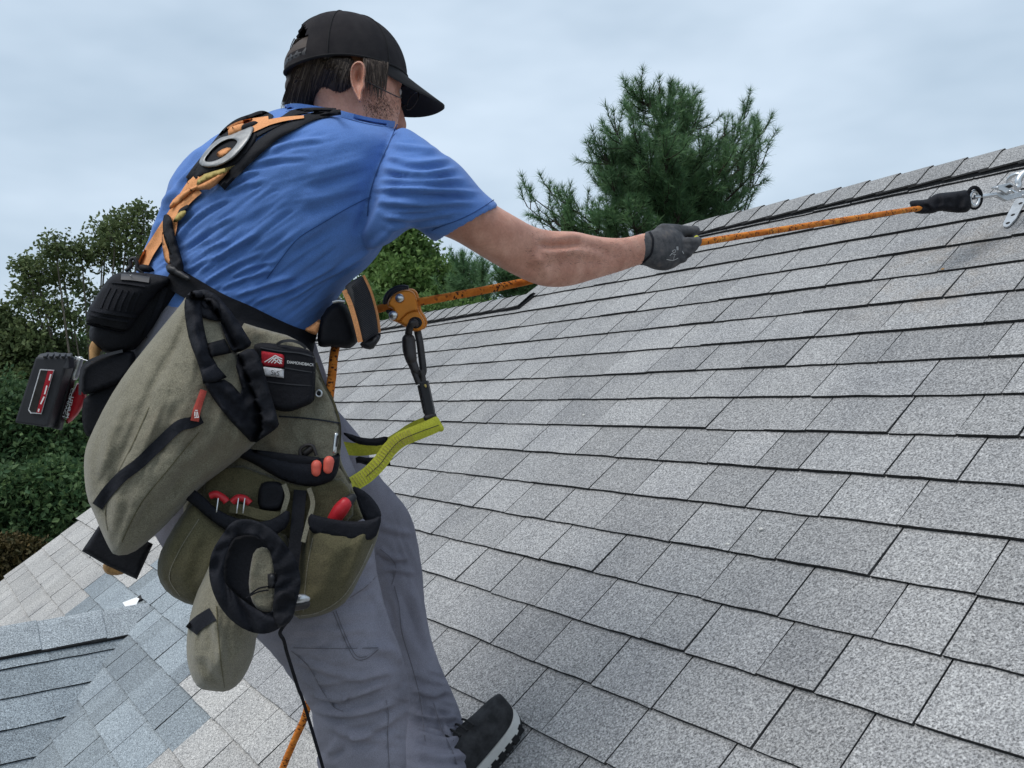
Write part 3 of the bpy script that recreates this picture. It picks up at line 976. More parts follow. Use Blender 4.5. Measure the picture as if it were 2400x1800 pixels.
def skin():
    q = Mat('skin', 0.52, 0.35)
    n = q.noise(28, 4, 0.6); n2 = q.noise(260, 2, 0.6)
    c = q.ramp(n, (0.3, (0.50, 0.235, 0.165)), (0.7, (0.66, 0.36, 0.265)))
    c = q.mix(0.35, c, q.ramp(n2, (0.35, (0.75, 0.7, 0.68)), (0.7, (1.12, 1.12, 1.12))), 'MULTIPLY')
    q.color(c)
    q.b.inputs['Subsurface Weight'].default_value = 0.12
    q.b.inputs['Subsurface Radius'].default_value = (0.012, 0.004, 0.002)
    q.b.inputs['Subsurface Scale'].default_value = 0.6
    q.bump(n2, 0.25, 0.001)
    M['skin'] = q.m
skin()
def glove_mat():
    q = Mat('glove_grey', 0.7, 0.3)
    n = q.noise(55, 6, 0.7); n2 = q.noise(700, 2)
    c = q.ramp(n, (0.35, (0.035, 0.036, 0.04)), (0.55, (0.075, 0.075, 0.08)), (0.78, (0.15, 0.125, 0.11)))
    q.color(c); q.bump(n2, 0.4, 0.001); q.bump(n, 0.3, 0.002)
    M['glove_grey'] = q.m
glove_mat()
def cap_mat():
    q = Mat('cap_cloth', 0.9, 0.12)
    wv = q.wave(150, q.co('UV'), 0.6)
    n = q.noise(30, 4)
    c = q.mix(0.6, q.ramp(n, (0.3, (0.024, 0.022, 0.025)), (0.7, (0.040, 0.036, 0.038))), q.ramp(wv, (0.2, (0.55, 0.55, 0.55)), (0.8, (1.5, 1.5, 1.5))), 'MULTIPLY')
    q.color(c); q.bump(wv, 0.5, 0.0015)
    M['cap_cloth'] = q.m
cap_mat()
plain('cap_brim', (0.010, 0.0095, 0.011), 0.9)
def hair_mat():
    q = Mat('hair', 0.6, 0.25)
    g = q.n('ShaderNodeNewGeometry')
    q.color(q.ramp(g.outputs['Random Per Island'], (0, (0.018, 0.012, 0.010)), (0.6, (0.048, 0.034, 0.028)), (1, (0.13, 0.10, 0.08))))
    M['hair'] = q.m
hair_mat()

# torso, right sleeve, left sleeve
TORSO = [(305, 735, 735, 835, 1.70, .32), (310, 690, 738, 790, 1.70, .325), (324, 622, 770, 728, 1.70, .335), (346, 565, 818, 664, 1.70, .35), (370, 500, 858, 628, 1.70, .37), (396, 436, 895, 580, 1.70, .385),
         (440, 376, 922, 510, 1.70, .40), (496, 325, 935, 445, 1.70, .41), (556, 293, 945, 385, 1.70, .40), (615, 268, 950, 335, 1.695, .35), (665, 252, 925, 300, 1.69, .25), (700, 258, 900, 292, 1.69, .16)]
SLEEVE = [(880, 360, 800, 520, 1.66, .13), (935, 300, 850, 580, 1.615, .18), (985, 320, 905, 575, 1.59, .185), (1030, 352, 962, 536, 1.585, .175), (1080, 388, 990, 546, 1.60, .165), (1128, 445, 1008, 560, 1.615, .16), (1166, 479, 1020, 567, 1.625, .155)]
SLEEVE_IN = [(1160, 486, 1026, 562, 1.625, .145), (1140, 474, 1006, 548, 1.618, .14)]
def offs(a, b, k): return tuple(x + (y - x) * k for x, y in zip(a, b))
def pt(x, y, d): return v3(at(x, y, d))
left_sleeve = limb([pt(850, 400, 1.87), pt(840, 440, 1.93), pt(795, 500, 1.99)], [.085, .08, .075])
V, F = join(loft(TORSO), loft(SLEEVE + SLEEVE_IN), left_sleeve)
shirt_me = remesh('t_shirt', V, F, 0.0037, 7)
B_ = lambda x, y: (300 + x / 3.687, 230 + y / 3.687)
A_ = lambda x, y: (800 + x / 2.458, 230 + y / 2.458)
SF = []
for a, wd, am in [([(400, 1240), (560, 1060), (760, 920), (960, 830)], 7, .0045), ([(430, 1330), (700, 1130), (960, 1000)], 7, .0040), ([(480, 1450), (700, 1300), (920, 1210)], 6, .0035),
                  ([(560, 1540), (850, 1330), (1170, 1135)], 7, .0055), ([(620, 1620), (900, 1450), (1200, 1310)], 7, .0045), ([(760, 1659), (1000, 1560), (1280, 1470)], 7, .0045),
                  ([(900, 1720), (1250, 1590), (1480, 1520)], 8, .005), ([(1050, 1780), (1450, 1620), (1850, 1400)], 9, .006), ([(1300, 1780), (1600, 1600), (2000, 1370), (2150, 1200)], 9, .005),
                  ([(1000, 600), (1250, 530), (1600, 500)], 8, .0035), ([(1180, 480), (1400, 390), (1720, 350)], 8, .003), ([(760, 790), (950, 690), (1170, 600)], 8, .004), ([(780, 860), (1000, 760), (1250, 700)], 8, .003),
                  ([(280, 980), (420, 770), (620, 540)], 8, .005), ([(200, 1200), (320, 960), (450, 760)], 8, .0045), ([(330, 820), (500, 560), (700, 400)], 9, .004), ([(150, 1330), (260, 1130), (330, 1000)], 7, .004),
                  ([(1450, 900), (1750, 830), (2050, 700)], 22, .004), ([(1300, 1300), (1600, 1100), (1950, 900)], 26, .004), ([(1500, 700), (1800, 600), (2080, 520)], 24, .0035),
                  ([(470, 1520), (640, 1420), (860, 1340)], 6, .003), ([(420, 1400), (560, 1290), (740, 1200)], 6, .003), ([(860, 1560), (1060, 1460), (1300, 1400)], 6, .003)]:
    SF.append(([B_(*p) for p in a], wd * .72, am * 1.25))
for a, wd, am in [([(240, 330), (450, 375), (650, 345)], 8, .005), ([(220, 400), (470, 440), (690, 395)], 8, .006), ([(200, 470), (480, 480), (745, 465)], 8, .006), ([(190, 530), (480, 525), (830, 555)], 9, .0075),
                  ([(185, 600), (480, 610), (800, 600)], 9, .0065), ([(220, 680), (450, 690), (680, 660)], 9, .006), ([(280, 270), (450, 290), (580, 300)], 8, .004), ([(330, 740), (450, 735), (600, 720)], 8, .005), ([(230, 640), (420, 650), (640, 630)], 6, .004),
                  ([(150, 880), (300, 760), (420, 700)], 10, .005), ([(90, 960), (220, 850), (330, 790)], 9, .004), ([(60, 800), (160, 640), (200, 500)], 16, -.005)]:
    SF.append(([A_(*p) for p in a], wd * .85, am))
folds(shirt_me, SF, 0.0012, 14, ripple=[(-.62, 120, 10, .0042, [(320, 640), (380, 450), (480, 340), (620, 400), (800, 560), (830, 660), (700, 780), (560, 740)]), (.0, 130, 11, .0038, [(880, 320), (960, 310), (1120, 440), (1150, 480), (1020, 560), (900, 560), (850, 480)]), (-.25, 160, 16, .003, [(560, 330), (700, 280), (900, 310), (860, 480), (700, 520), (560, 460)])])

# head, neck, arms, core of the body
HEAD = [(745, 75, 880, 75, 1.69, .09), (715, 105, 895, 105, 1.69, .13), (702, 135, 912, 135, 1.69, .145), (702, 170, 932, 170, 1.69, .155), (716, 205, 936, 205, 1.69, .145), (732, 235, 930, 240, 1.69, .135), (738, 262, 935, 275, 1.69, .125), (735, 290, 925, 310, 1.69, .125), (730, 330, 900, 350, 1.69, .12)]
ARM = [(1060, 420, 985, 520, 1.59, .10), (1120, 452, 1020, 545, 1.605, .105), (1168, 484, 1070, 566, 1.625, .105), (1213, 510, 1145, 611, 1.65, .10), (1255, 532, 1208, 646, 1.69, .095), (1300, 541, 1272, 671, 1.74, .098),
       (1350, 545, 1333, 671, 1.79, .098), (1410, 557, 1405, 651, 1.85, .085), (1460, 557, 1455, 636, 1.89, .072), (1498, 549, 1496, 622, 1.93, .062), (1524, 544, 1520, 616, 1.95, .056), (1560, 545, 1556, 605, 1.97, .045)]
def shrink(S, k):
    o_ = []
    for q in S:
        xa, ya, xb, yb, d, t = q[:6]
        cx, cy = (xa + xb) / 2, (ya + yb) / 2
        o_.append((cx + (xa - cx) * k, cy + (ya - cy) * k, cx + (xb - cx) * k, cy + (yb - cy) * k, d, t * k))
    return o_
HF = (RIGHT * math.cos(.56) + FWD * math.sin(.56)) * math.cos(.30) - UP * math.sin(.30)      # where the face looks
HR = (HF.cross(Vector((0, 0, 1)))).normalized()
HU = HR.cross(HF).normalized()
H0 = at(826, 190, 1.69)
nose = limb([v3(H0 + HF * .085 + HU * .005), v3(H0 + HF * .104 - HU * .022), v3(H0 + HF * .112 - HU * .036)], [.010, .012, .013], 12)
chin = ellipsoid(H0 + HF * .070 - HU * .085, (HF * .032, HR * .042, HU * .03))
lips = ellipsoid(H0 + HF * .092 - HU * .062, (HF * .012, HR * .026, HU * .010))
cheek = ellipsoid(H0 + HF * .062 - HU * .03, (HF * .036, HR * .064, HU * .055))
browr = ellipsoid(H0 + HF * .060 + HU * .018, (HF * .026, HR * .060, HU * .022))
left_arm = limb([pt(850, 400, 1.87), pt(790, 500, 1.99), pt(745, 570, 2.03), pt(740, 640, 2.0), pt(752, 705, 1.93)], [.055, .052, .046, .042, .032])
PELVIS = [(310, 690, 740, 800, 1.70, .33), (285, 780, 770, 900, 1.70, .345), (300, 880, 795, 1000, 1.70, .36), (330, 985, 815, 1080, 1.70, .36)]
RLEG = [(315, 930, 740, 900, 1.635, .20), (315, 1080, 790, 1000, 1.62, .205), (345, 1210, 835, 1110, 1.61, .205), (410, 1325, 868, 1230, 1.60, .20), (505, 1412, 887, 1345, 1.60, .19), (600, 1495, 908, 1445, 1.60, .18), (682, 1588, 948, 1548, 1.60, .17), (724, 1660, 961, 1635, 1.61, .165), (738, 1738, 950, 1730, 1.615, .16), (748, 1815, 954, 1815, 1.62, .155), (765, 1930, 952, 1930, 1.62, .15), (785, 2060, 945, 2060, 1.63, .14), (800, 2170, 945, 2170, 1.63, .14)]
LLEG = [(480, 900, 780, 950, 1.84, .2), (560, 1010, 850, 1030, 1.88, .2), (680, 1180, 885, 1110, 1.93, .18), (770, 1290, 955, 1196, 1.97, .165), (822, 1345, 982, 1285, 1.985, .155), (850, 1440, 997, 1420, 2.0, .15), (880, 1535, 1018, 1525, 2.015, .145), (895, 1620, 1056, 1612, 2.03, .15), (905, 1690, 1085, 1690, 2.03, .16), (905, 1750, 1104, 1757, 1.985, .20), (905, 1802, 1102, 1802, 1.96, .23), (905, 1850, 1092, 1850, 1.94, .25)]
V, F = join(loft(HEAD), loft(ARM), loft(shrink(TORSO, .93)[:-2]), loft(shrink(SLEEVE[:4], .85)), left_arm, loft(shrink(PELVIS, .92)), loft(shrink(RLEG, .86)), loft(shrink(LLEG, .84)), nose, chin, lips, cheek, browr)
body_me = remesh('person', V, F, 0.005, 4)
folds(body_me, [([A_(1120, 840), A_(1230, 850), A_(1400, 830)], 9, -.007), ([A_(1200, 800), A_(1330, 800), A_(1500, 830), A_(1650, 850)], 12, .0045), ([A_(1050, 960), A_(1170, 920), A_(1350, 880), A_(1550, 900)], 11, .004), ([A_(1090, 900), A_(1180, 990), A_(1150, 1060)], 14, .004),
                ([A_(1230, 960), A_(1450, 950), A_(1650, 900)], 12, -.002), ([A_(700, 800), A_(850, 870), A_(1000, 930)], 20, .003)])
body_me.materials.append(M['skin'])
person = link('person', body_me)
tag(person, 'worker in blue T-shirt, black cap and grey trousers leaning back and pulling an orange rope', 'person')
t_shirt = link('t_shirt', shirt_me, person, 'shirt_blue')
# trousers
V, F = join(loft(PELVIS), loft(RLEG), loft(LLEG))
tr_me = remesh('trousers', V, F, 0.0055, 5)
Cc = lambda x, y: (550 + x / 2.5525, 1150 + y / 2.5525)
TF = []
for a, wd, am in [([(420, 1200), (650, 1235), (920, 1150)], 9, .006), ([(440, 1300), (700, 1335), (990, 1250)], 10, .007), ([(560, 1400), (760, 1480), (900, 1470)], 12, .005), ([(480, 1160), (800, 1110), (1010, 1070)], 8, .004),
                  ([(640, 1500), (820, 1440), (990, 1330)], 12, .005), ([(540, 1600), (620, 1500), (660, 1380)], 12, .004), ([(820, 940), (930, 960), (1020, 1030)], 16, .006), ([(330, 1000), (600, 1090), (850, 1140)], 10, .004),
                  ([(620, 640), (760, 580), (850, 500)], 9, .004), ([(300, 830), (600, 830), (880, 800)], 16, .003), ([(560, 1240), (640, 1260), (680, 1190)], 6, .005), ([(380, 1080), (480, 1180), (600, 1280)], 8, .004), ([(850, 620), (900, 760), (940, 900)], 10, .004),
                  ([(850, 200), (960, 240), (1080, 260)], 9, .005), ([(850, 330), (940, 400), (1060, 400)], 9, .006), ([(880, 480), (960, 470), (1090, 500)], 8, .005), ([(950, 600), (1000, 800), (1060, 1000)], 12, .005), ([(1050, 560), (1100, 750), (1150, 950)], 12, .005),
                  ([(1060, 1180), (1180, 1220), (1280, 1200)], 9, .007), ([(1060, 1330), (1220, 1370), (1350, 1340)], 10, .008), ([(1080, 1450), (1250, 1500), (1390, 1480)], 10, .008), ([(1080, 1560), (1250, 1600), (1400, 1580)], 9, .007), ([(1180, 1270), (1250, 1400), (1330, 1520)], 8, .005)]:
    TF.append(([Cc(*p) for p in a], wd * .8, am * 1.25))
folds(tr_me, TF, 0.0022, 11, ripple=[(-.3, 60, 22, .0040, [(600, 1480), (900, 1430), (980, 1600), (970, 1900), (720, 1900), (690, 1650)]), (1.2, 150, 16, .0045, [(860, 1160), (990, 1220), (1020, 1560), (900, 1560), (880, 1350)]), (.25, 70, 11, .006, [(920, 1540), (1060, 1560), (1130, 1800), (900, 1850)]), (-.1, 130, 18, .004, [(560, 1420), (880, 1240), (930, 1480), (640, 1540)])])
trousers = link('trousers', tr_me, person, 'denim')
T_SHIRT, T_PANT, T_BODY = bvh(shirt_me), bvh(tr_me), bvh(body_me)

# ---- ribbons, tubes, pillows laid over the figure
def normals_of(rows):
    pass
def sheet(name, G, thick, mat, parent, smooth=True):
    """a thickened grid of points G[i][j]; thickness goes away from the camera"""
    n, m_ = len(G), len(G[0])
    V = [Vector(p) for r in G for p in r]
    nv = len(V)
    back = [p + (p - CAM).normalized() * thick for p in V]
    F = []
    for i in range(n - 1):
        for j in range(m_ - 1):
            a, b, c, d = i * m_ + j, i * m_ + j + 1, (i + 1) * m_ + j + 1, (i + 1) * m_ + j
            F += [[a, b, c, d], [a + nv, d + nv, c + nv, b + nv]]
    for i in range(n - 1):
        for j, o_ in ((0, 0), (m_ - 1, 1)):
            a, b = i * m_ + j, (i + 1) * m_ + j
            F.append([a, b, b + nv, a + nv])
    for j in range(m_ - 1):
        for i in (0, n - 1):
            a, b = i * m_ + j, i * m_ + j + 1
            F.append([a, b, b + nv, a + nv])
    me = fixnormals(mesh(name, V + back, F))
    if smooth:
        me.polygons.foreach_set('use_smooth', [True] * len(me.polygons))
        me.set_sharp_from_angle(angle=math.radians(50))
    o = link(name, me, parent, mat)
    return o
def ribbon_px(name, path, width, mat, parent, trees=None, lift=0.004, thick=0.003, depth=None, across=5, sub=6, arch=0.0, taper=None):
    """strap along photo points; lies on the meshes in `trees` or at the given depth(s). path points: (x, y[, depth])"""
    P = curve([tuple(p) for p in path], sub)
    n = len(P)
    G = []
    last = None
    for i in range(n):
        x, y = P[i][0], P[i][1]
        t = np.array(P[min(i + 1, n - 1)][:2]) - np.array(P[max(i - 1, 0)][:2])
        t = t / (np.linalg.norm(t) + 1e-9)
        nx, ny = -t[1], t[0]
        wv = width if not taper else width * (taper[0] + (taper[1] - taper[0]) * i / (n - 1))
        row = []
        for j in range(across):
            u = (j / (across - 1) - .5)
            xx, yy = x + nx * wv * u, y + ny * wv * u
            if len(P[i]) > 2: d = P[i][2]
            elif trees:
                h = hits(trees, xx, yy)
                if h: d = (h[0] - CAM).dot(FWD) - lift; last = d
                else: d = None
            else: d = depth
            row.append((xx, yy, d, u))
        G.append(row)
    # fill misses from neighbours, and relax the depth so that the strap spans small hollows
    D = np.array([[q[2] if q[2] is not None else np.nan for q in r] for r in G], float)
    if np.isnan(D).any():
        mval = np.nanmean(D) if not np.isnan(D).all() else (depth or 1.6)
        for i in range(n):
            r = D[i]
            if np.isnan(r).all(): D[i] = D[i - 1] if i and not np.isnan(D[i - 1]).any() else mval
            else: D[i] = np.where(np.isnan(r), np.nanmean(r), r)
    if trees:
        for _ in range(2):
            E = D.copy()
            E[1:-1] = (D[:-2] + 2 * D[1:-1] + D[2:]) / 4
            D = np.minimum(E, D)
    pts = [[at(q[0], q[1], D[i][j] - arch * (1 - (2 * q[3]) ** 2)) for j, q in enumerate(r)] for i, r in enumerate(G)]
    return sheet(name, pts, thick, mat, parent)
def tube(name, pts, r, mat, parent=None, n=10, sub=6, uvlen=True, closed=False, smooth=True):
    P = [np.array(p, float) for p in pts]
    if sub > 1:
        rows = []
        K = len(P)
        for i in range(K - 1 if not closed else K):
            if closed: p0, p1, p2, p3 = P[(i - 1) % K], P[i], P[(i + 1) % K], P[(i + 2) % K]
            else: p0, p1, p2, p3 = P[max(i - 1, 0)], P[i], P[i + 1], P[min(i + 2, K - 1)]
            for j in range(sub):
                u = j / sub
                rows.append(0.5 * ((2 * p1) + (-p0 + p2) * u + (2 * p0 - 5 * p1 + 4 * p2 - p3) * u * u + (-p0 + 3 * p1 - 3 * p2 + p3) * u ** 3))
        if not closed: rows.append(P[-1])
    else: rows = P
    rad = (lambda i: r) if not callable(r) else (lambda i: r(i / (len(rows) - 1)))
    V, F = [], []
    prev = None
    L = 0.0; Ls = []
    m_ = len(rows)
    for i, p in enumerate(rows):
        a_ = rows[(i + 1) % m_ if closed else min(i + 1, m_ - 1)]; b_ = rows[(i - 1) % m_ if closed else max(i - 1, 0)]
        t = a_ - b_; t = t / (np.linalg.norm(t) + 1e-12)
        if prev is None:
            a = np.cross(t, np.array([.3, .2, .9]))
        else: a = prev - t * (prev @ t)
        a /= np.linalg.norm(a) + 1e-12; prev = a
        b = np.cross(t, a)
        if i: L += np.linalg.norm(p - rows[i - 1])
        Ls.append(L)
        for k in range(n):
            th = 2 * math.pi * k / n
            V.append(p + (a * math.cos(th) + b * math.sin(th)) * rad(i))
    uv = []
    for i in range(m_ if closed else m_ - 1):
        i2 = (i + 1) % m_
        for k in range(n):
            F.append([i * n + k, i * n + (k + 1) % n, i2 * n + (k + 1) % n, i2 * n + k])
            l0, l1 = Ls[i], (Ls[i2] if i2 else Ls[i] + .001)
            uv += [(l0, k / n), (l0, (k + 1) / n), (l1, (k + 1) / n), (l1, k / n)]
    if not closed:
        F.append([k for k in range(n)][::-1]); F.append([(m_ - 1) * n + k for k in range(n)])
        uv += [(0, 0)] * n + [(L, 0)] * n
    me = mesh(name, V, F, smooth)
    ul = me.uv_layers.new(name='UVMap')
    ul.data.foreach_set('uv', [c for q in uv for c in q])
    if smooth: me.set_sharp_from_angle(angle=math.radians(60))
    return link(name, me, parent, mat)
def chaikin(P, k):
    for _ in range(k):
        Q = []
        for i in range(len(P)):
            a, b = P[i], P[(i + 1) % len(P)]
            Q += [(a[0] * .75 + b[0] * .25, a[1] * .75 + b[1] * .25), (a[0] * .25 + b[0] * .75, a[1] * .25 + b[1] * .75)]
        P = Q
    return P
PILLOWS = {}
def pillow(name, poly, depth, thick, mat, parent, edge=12, bulge=0.0, back=0.3, round_=1, fold=None, grid=7, tilt=(0, 0), hfun=None, bulge_r=None, noise_amp=0.0, ripple=None):
    """padded or flat panel with a real outline, thickness and rounded rim. thick: rim-to-face height (m); bulge: extra doming"""
    P = chaikin([tuple(map(float, p)) for p in poly], round_)
    # resample the outline
    Q = []
    for i in range(len(P)):
        a, b = P[i], P[(i + 1) % len(P)]
        L = math.hypot(b[0] - a[0], b[1] - a[1])
        k_ = max(1, int(round(L / grid)))
        Q += [(a[0] + (b[0] - a[0]) * j / k_, a[1] + (b[1] - a[1]) * j / k_) for j in range(k_)]
    nb = len(Q)
    xs = [q[0] for q in Q]; ys = [q[1] for q in Q]
    cx, cy = (min(xs) + max(xs)) / 2, (min(ys) + max(ys)) / 2
    gx, gy = np.meshgrid(np.arange(min(xs), max(xs), grid), np.arange(min(ys), max(ys), grid * .9))
    gx[1::2] += grid / 2
    gx, gy = gx.ravel(), gy.ravel()
    ins = np.zeros(len(gx), bool)
    for i in range(nb):
        x0, y0 = Q[i]; x1, y1 = Q[i - 1]
        with np.errstate(divide='ignore', invalid='ignore'):
            c = ((y0 > gy) != (y1 > gy)) & (gx < (x1 - x0) * (gy - y0) / (y1 - y0) + x0)
        ins ^= c
    d, _ = polydist(gx, gy, Q + [Q[0]])
    keep = ins & (d > grid * .55)
    pts = Q + list(zip(gx[keep], gy[keep]))
    # inner rows close to the rim keep the rounded edge crisp
    vs2 = [Vector(p) for p in pts]
    ed = [(i, (i + 1) % nb) for i in range(nb)]
    r = delaunay_2d_cdt(vs2, ed, [list(range(nb))], 1, 1e-5)
    ov, of = r[0], r[2]
    X = np.array([v[0] for v in ov]); Y = np.array([v[1] for v in ov])
    D, _ = polydist(X, Y, Q + [Q[0]])
    D = np.where(D < 1e-3, 0, D)
    u = np.clip(D / edge, 0, 1)
    h = thick * np.sqrt(1 - (1 - u) ** 2)
    mx = bulge_r or max(D.max(), 1)
    q = np.clip(D / mx, 0, 1)
    h = h + bulge * (1 - (1 - q) ** 2)
    if hfun is not None: h = h + hfun(X, Y, D)
    for (pl, w_, am) in (fold or []):
        pl = curve(pl, 4)
        dd, t = polydist(X, Y, pl)
        fl = np.clip(t * 5, 0, 1) * np.clip((1 - t) * 4, 0, 1) * np.where((t <= 0) | (t >= 1), 0, 1) * np.clip(D / 6, 0, 1)
        h = h + am * fl * (np.exp(-(dd / w_) ** 2) - .35 * np.exp(-((dd - 1.9 * w_) / (.9 * w_)) ** 2))
    if ripple: h = h + aniso(X, Y, ripple) * np.clip(D / 8, 0, 1)
    if noise_amp:
        h = h + noise_amp * np.array([mnoise.fractal(Vector((a / 40, b / 40, 3.1)), .9, 2, 3) for a, b in zip(X, Y)]) * np.clip(D / edge, 0, 1)
    base = depth(X, Y) if callable(depth) else depth + tilt[0] * (X - cx) / 1000 + tilt[1] * (Y - cy) / 1000
    hb = back * thick * np.sqrt(1 - (1 - u) ** 2) + back * bulge * .5 * (1 - (1 - q) ** 2) + 0.0015 * (D > 0)
    n = len(X)
    V = [at(X[i], Y[i], base[i] - h[i] if hasattr(base, '__len__') else base - h[i]) for i in range(n)]
    Vb, mp_ = [], {}
    for i in range(n):
        if D[i] <= 0: mp_[i] = i
        else:
            mp_[i] = n + len(Vb)
            Vb.append(at(X[i], Y[i], (base[i] if hasattr(base, '__len__') else base) + hb[i]))
    F = [list(f) for f in of] + [[mp_[k] for k in reversed(f)] for f in of]
    me = fixnormals(mesh(name, V + Vb, F, True))
    PILLOWS[name] = me
    o = link(name, me, parent, mat)
    return o
def box_px(name, quad, depth, thick, mat, parent, bev=0.003, push=None):
    """hard-edged block: face outline in photo points with depths, extruded away from us"""
    pts = []
    for p in quad:
        pts.append(at(p[0], p[1], p[2] if len(p) > 2 else depth))
    c = sum(pts, Vector()) / len(pts)
    nrm = (pts[1] - pts[0]).cross(pts[2] - pts[0]).normalized()
    if nrm.dot(c - CAM) < 0: nrm = -nrm
    if push: nrm = push
    n = len(pts)
    V = pts + [p + nrm * thick for p in pts]
    F = [list(range(n)), list(range(2 * n - 1, n - 1, -1))] + [[i, (i + 1) % n, (i + 1) % n + n, i + n] for i in range(n)]
    me = fixnormals(mesh(name, V, F))
    if bev:
        b = bmesh.new(); b.from_mesh(me)
        bmesh.ops.bevel(b, geom=b.edges[:], offset=bev, segments=2, affect='EDGES', profile=.6)
        b.to_mesh(me); b.free()
    return link(name, me, parent, mat)
def text_px(name, s, x0, y0, x1, y1, hpx, depth, mat, parent, lift=0.0, squeeze=None, tree=None, font_w=None, flip=False):
    """lettering whose baseline runs from (x0,y0) to (x1,y1)"""
    cu = bpy.data.curves.new(name, 'FONT')
    cu.body = s
    cu.size = 1.0
    cu.extrude = 0.0
    o = bpy.data.objects.new('tmp', cu); COL.objects.link(o)
    dg = bpy.context.evaluated_depsgraph_get()
    me = bpy.data.meshes.new_from_object(o.evaluated_get(dg))
    bpy.data.objects.remove(o)
    P = getco(me)
    x, y = P[:, 0], P[:, 1]
    wx = x.max() - x.min()
    x = (x - x.min()) / wx; y = y / 0.70
    dx, dy = x1 - x0, y1 - y0
    L = math.hypot(dx, dy)
    nx, ny = dy / L, -dx / L
    Q = []
    for a, b in zip(x, y):
        px_, py_ = x0 + dx * a + nx * hpx * b, y0 + dy * a + ny * hpx * b
        d = depth(px_, py_) if callable(depth) else depth
        if tree:
            h = hits(tree, px_, py_)
            if h: d = (h[0] - CAM).dot(FWD)
        Q.append(tuple(at(px_, py_, d - lift)))
    me2 = mesh(name, Q, [list(p.vertices) for p in me.polygons])
    return link(name, me2, parent, mat)
# ------------------------------------------------------------------ head details: ears, hair, cap, spectacles
Hh = lambda x, y: (600 + x / 4.424, y / 4.424)
def ear_h(X, Y, D):
    # raised helix, hollow concha
    ex, ey = Hh(1065, 800)
    cavity = np.exp(-(((X - ex) / 8) ** 2 + ((Y - ey) / 19) ** 2))
    return 0.0075 * np.exp(-((D - 3.5) / 2.2) ** 2) - 0.014 * cavity
ear_poly = [Hh(*p) for p in [(968, 740), (985, 680), (1020, 640), (1065, 626), (1110, 645), (1138, 700), (1140, 760), (1125, 830), (1135, 900), (1100, 950), (1105, 1000), (1085, 1075), (1060, 1050), (1015, 960), (985, 880), (968, 810)]]
earo = pillow('ear', ear_poly, 1.612, 0.010, 'skin', None, edge=6, grid=2.2, round_=2, hfun=ear_h, back=1.2, tilt=(-0.25, 0))
er_me = earo.data
lv_ = [tuple(v.co) for v in er_me.vertices]
# mirror image of the ear on the far side of the head
mir = []
for v in lv_:
    p = Vector(v) - H0
    mir.append(tuple(H0 + p - HR * (2 * p.dot(HR))))
Vb = [tuple(v.co) for v in body_me.vertices]; Fb = [list(p.vertices) for p in body_me.polygons]
Fe = [list(p.vertices) for p in er_me.polygons]
V, F = join((Vb, Fb), (lv_, Fe), (mir, [f[::-1] for f in Fe]))
body2 = mesh('person', V, F, True)
body2.materials.append(M['skin'])
person.data = body2
bpy.data.objects.remove(earo)
# eyes and mouth line
for s in (-1, 1):
    vv, ff = ellipsoid(H0 + HF * .074 + HU * .006 + HR * s * .030, (HF * .012, HR * .012, HU * .012), 12, 8)
    link('eye', mesh('eye', vv, ff, True), person, 'white_print')
    vv, ff = ellipsoid(H0 + HF * .0835 + HU * .004 + HR * s * .030, (HF * .0045, HR * .006, HU * .006), 10, 6)
    link('iris', mesh('iris', vv, ff, True), person, 'plastic_black')
# hair: a dark mass under the cap and many strands
V, F = join(ellipsoid(at(772, 165, 1.70), (RIGHT * .083, FWD * .082, UP * .062)), ellipsoid(at(735, 212, 1.70), (RIGHT * .052, FWD * .070, UP * .030)), ellipsoid(at(800, 175, 1.645), (RIGHT * .034, FWD * .045, UP * .040)))
hair_me = remesh('hair', V, F, 0.006, 3)
HTREE = bvh(hair_me)
hs = Soup()
hs.v = [v.co.copy() for v in hair_me.vertices]; hs.f = [list(p.vertices) for p in hair_me.polygons]
hrn = random.Random(3)
def strand(p0, p1, p2, w):
    b = len(hs.v)
    k_ = 5
    for i in range(k_ + 1):
        u = i / k_
        p = p0 * (1 - u) ** 2 + p1 * 2 * u * (1 - u) + p2 * u * u
        wd = w * (1 - u * .8)
        s_ = (p2 - p0).cross(p - CAM).normalized()
        hs.v += [p - s_ * wd, p + s_ * wd]
    for i in range(k_):
        hs.f.append([b + 2 * i, b + 2 * i + 1, b + 2 * i + 3, b + 2 * i + 2])
def hair_pt(x, y, dz=0.0):
    h = hits([HTREE], x, y)
    d = (h[0] - CAM).dot(FWD) if h else 1.66
    return at(x, y, d - dz)
for i in range(1300):                     # nape and side hair, combed back and down
    u = hrn.random()
    x0 = 690 + u * 152
    y0 = 140 + hrn.uniform(-4, 26) + (22 if u < .15 else 0)
    x2 = 664 + u * 172 + hrn.uniform(-9, 7)
    lim = 252 - max(0, u - .3) * 52
    y2 = lim + hrn.uniform(-14, 4)
    dz = hrn.uniform(.001, .008)
    p0, p2 = hair_pt(x0, y0, dz), hair_pt(x2, y2, dz)
    p1 = hair_pt((x0 + x2) / 2 - 4 + hrn.uniform(-4, 4), (y0 + y2) / 2, dz + .006)
    strand(p0, p1, p2, hrn.uniform(.0006, .0015))
for i in range(260):                      # temple hair before the ear
    x0 = 852 + hrn.random() * 58; y0 = 139 + hrn.uniform(-4, 8) + (x0 - 858) * .2
    x2 = x0 + hrn.uniform(-2, 14) - 2; y2 = y0 + hrn.uniform(28, 92) * (1 - .55 * abs(x0 - 880) / 30 * hrn.random())
    x2 = min(x2, 905) - hrn.uniform(0, 6)
    p0, p2 = [at(x, y, d) for x, y, d in ((x0, y0, 1.612 + hrn.uniform(-.004, .004)), (x2, y2, 1.614 + hrn.uniform(-.004, .004)))]
    strand(p0, p0.lerp(p2, .5) - FWD * .004 + RIGHT * .003, p2, hrn.uniform(.0006, .0014))
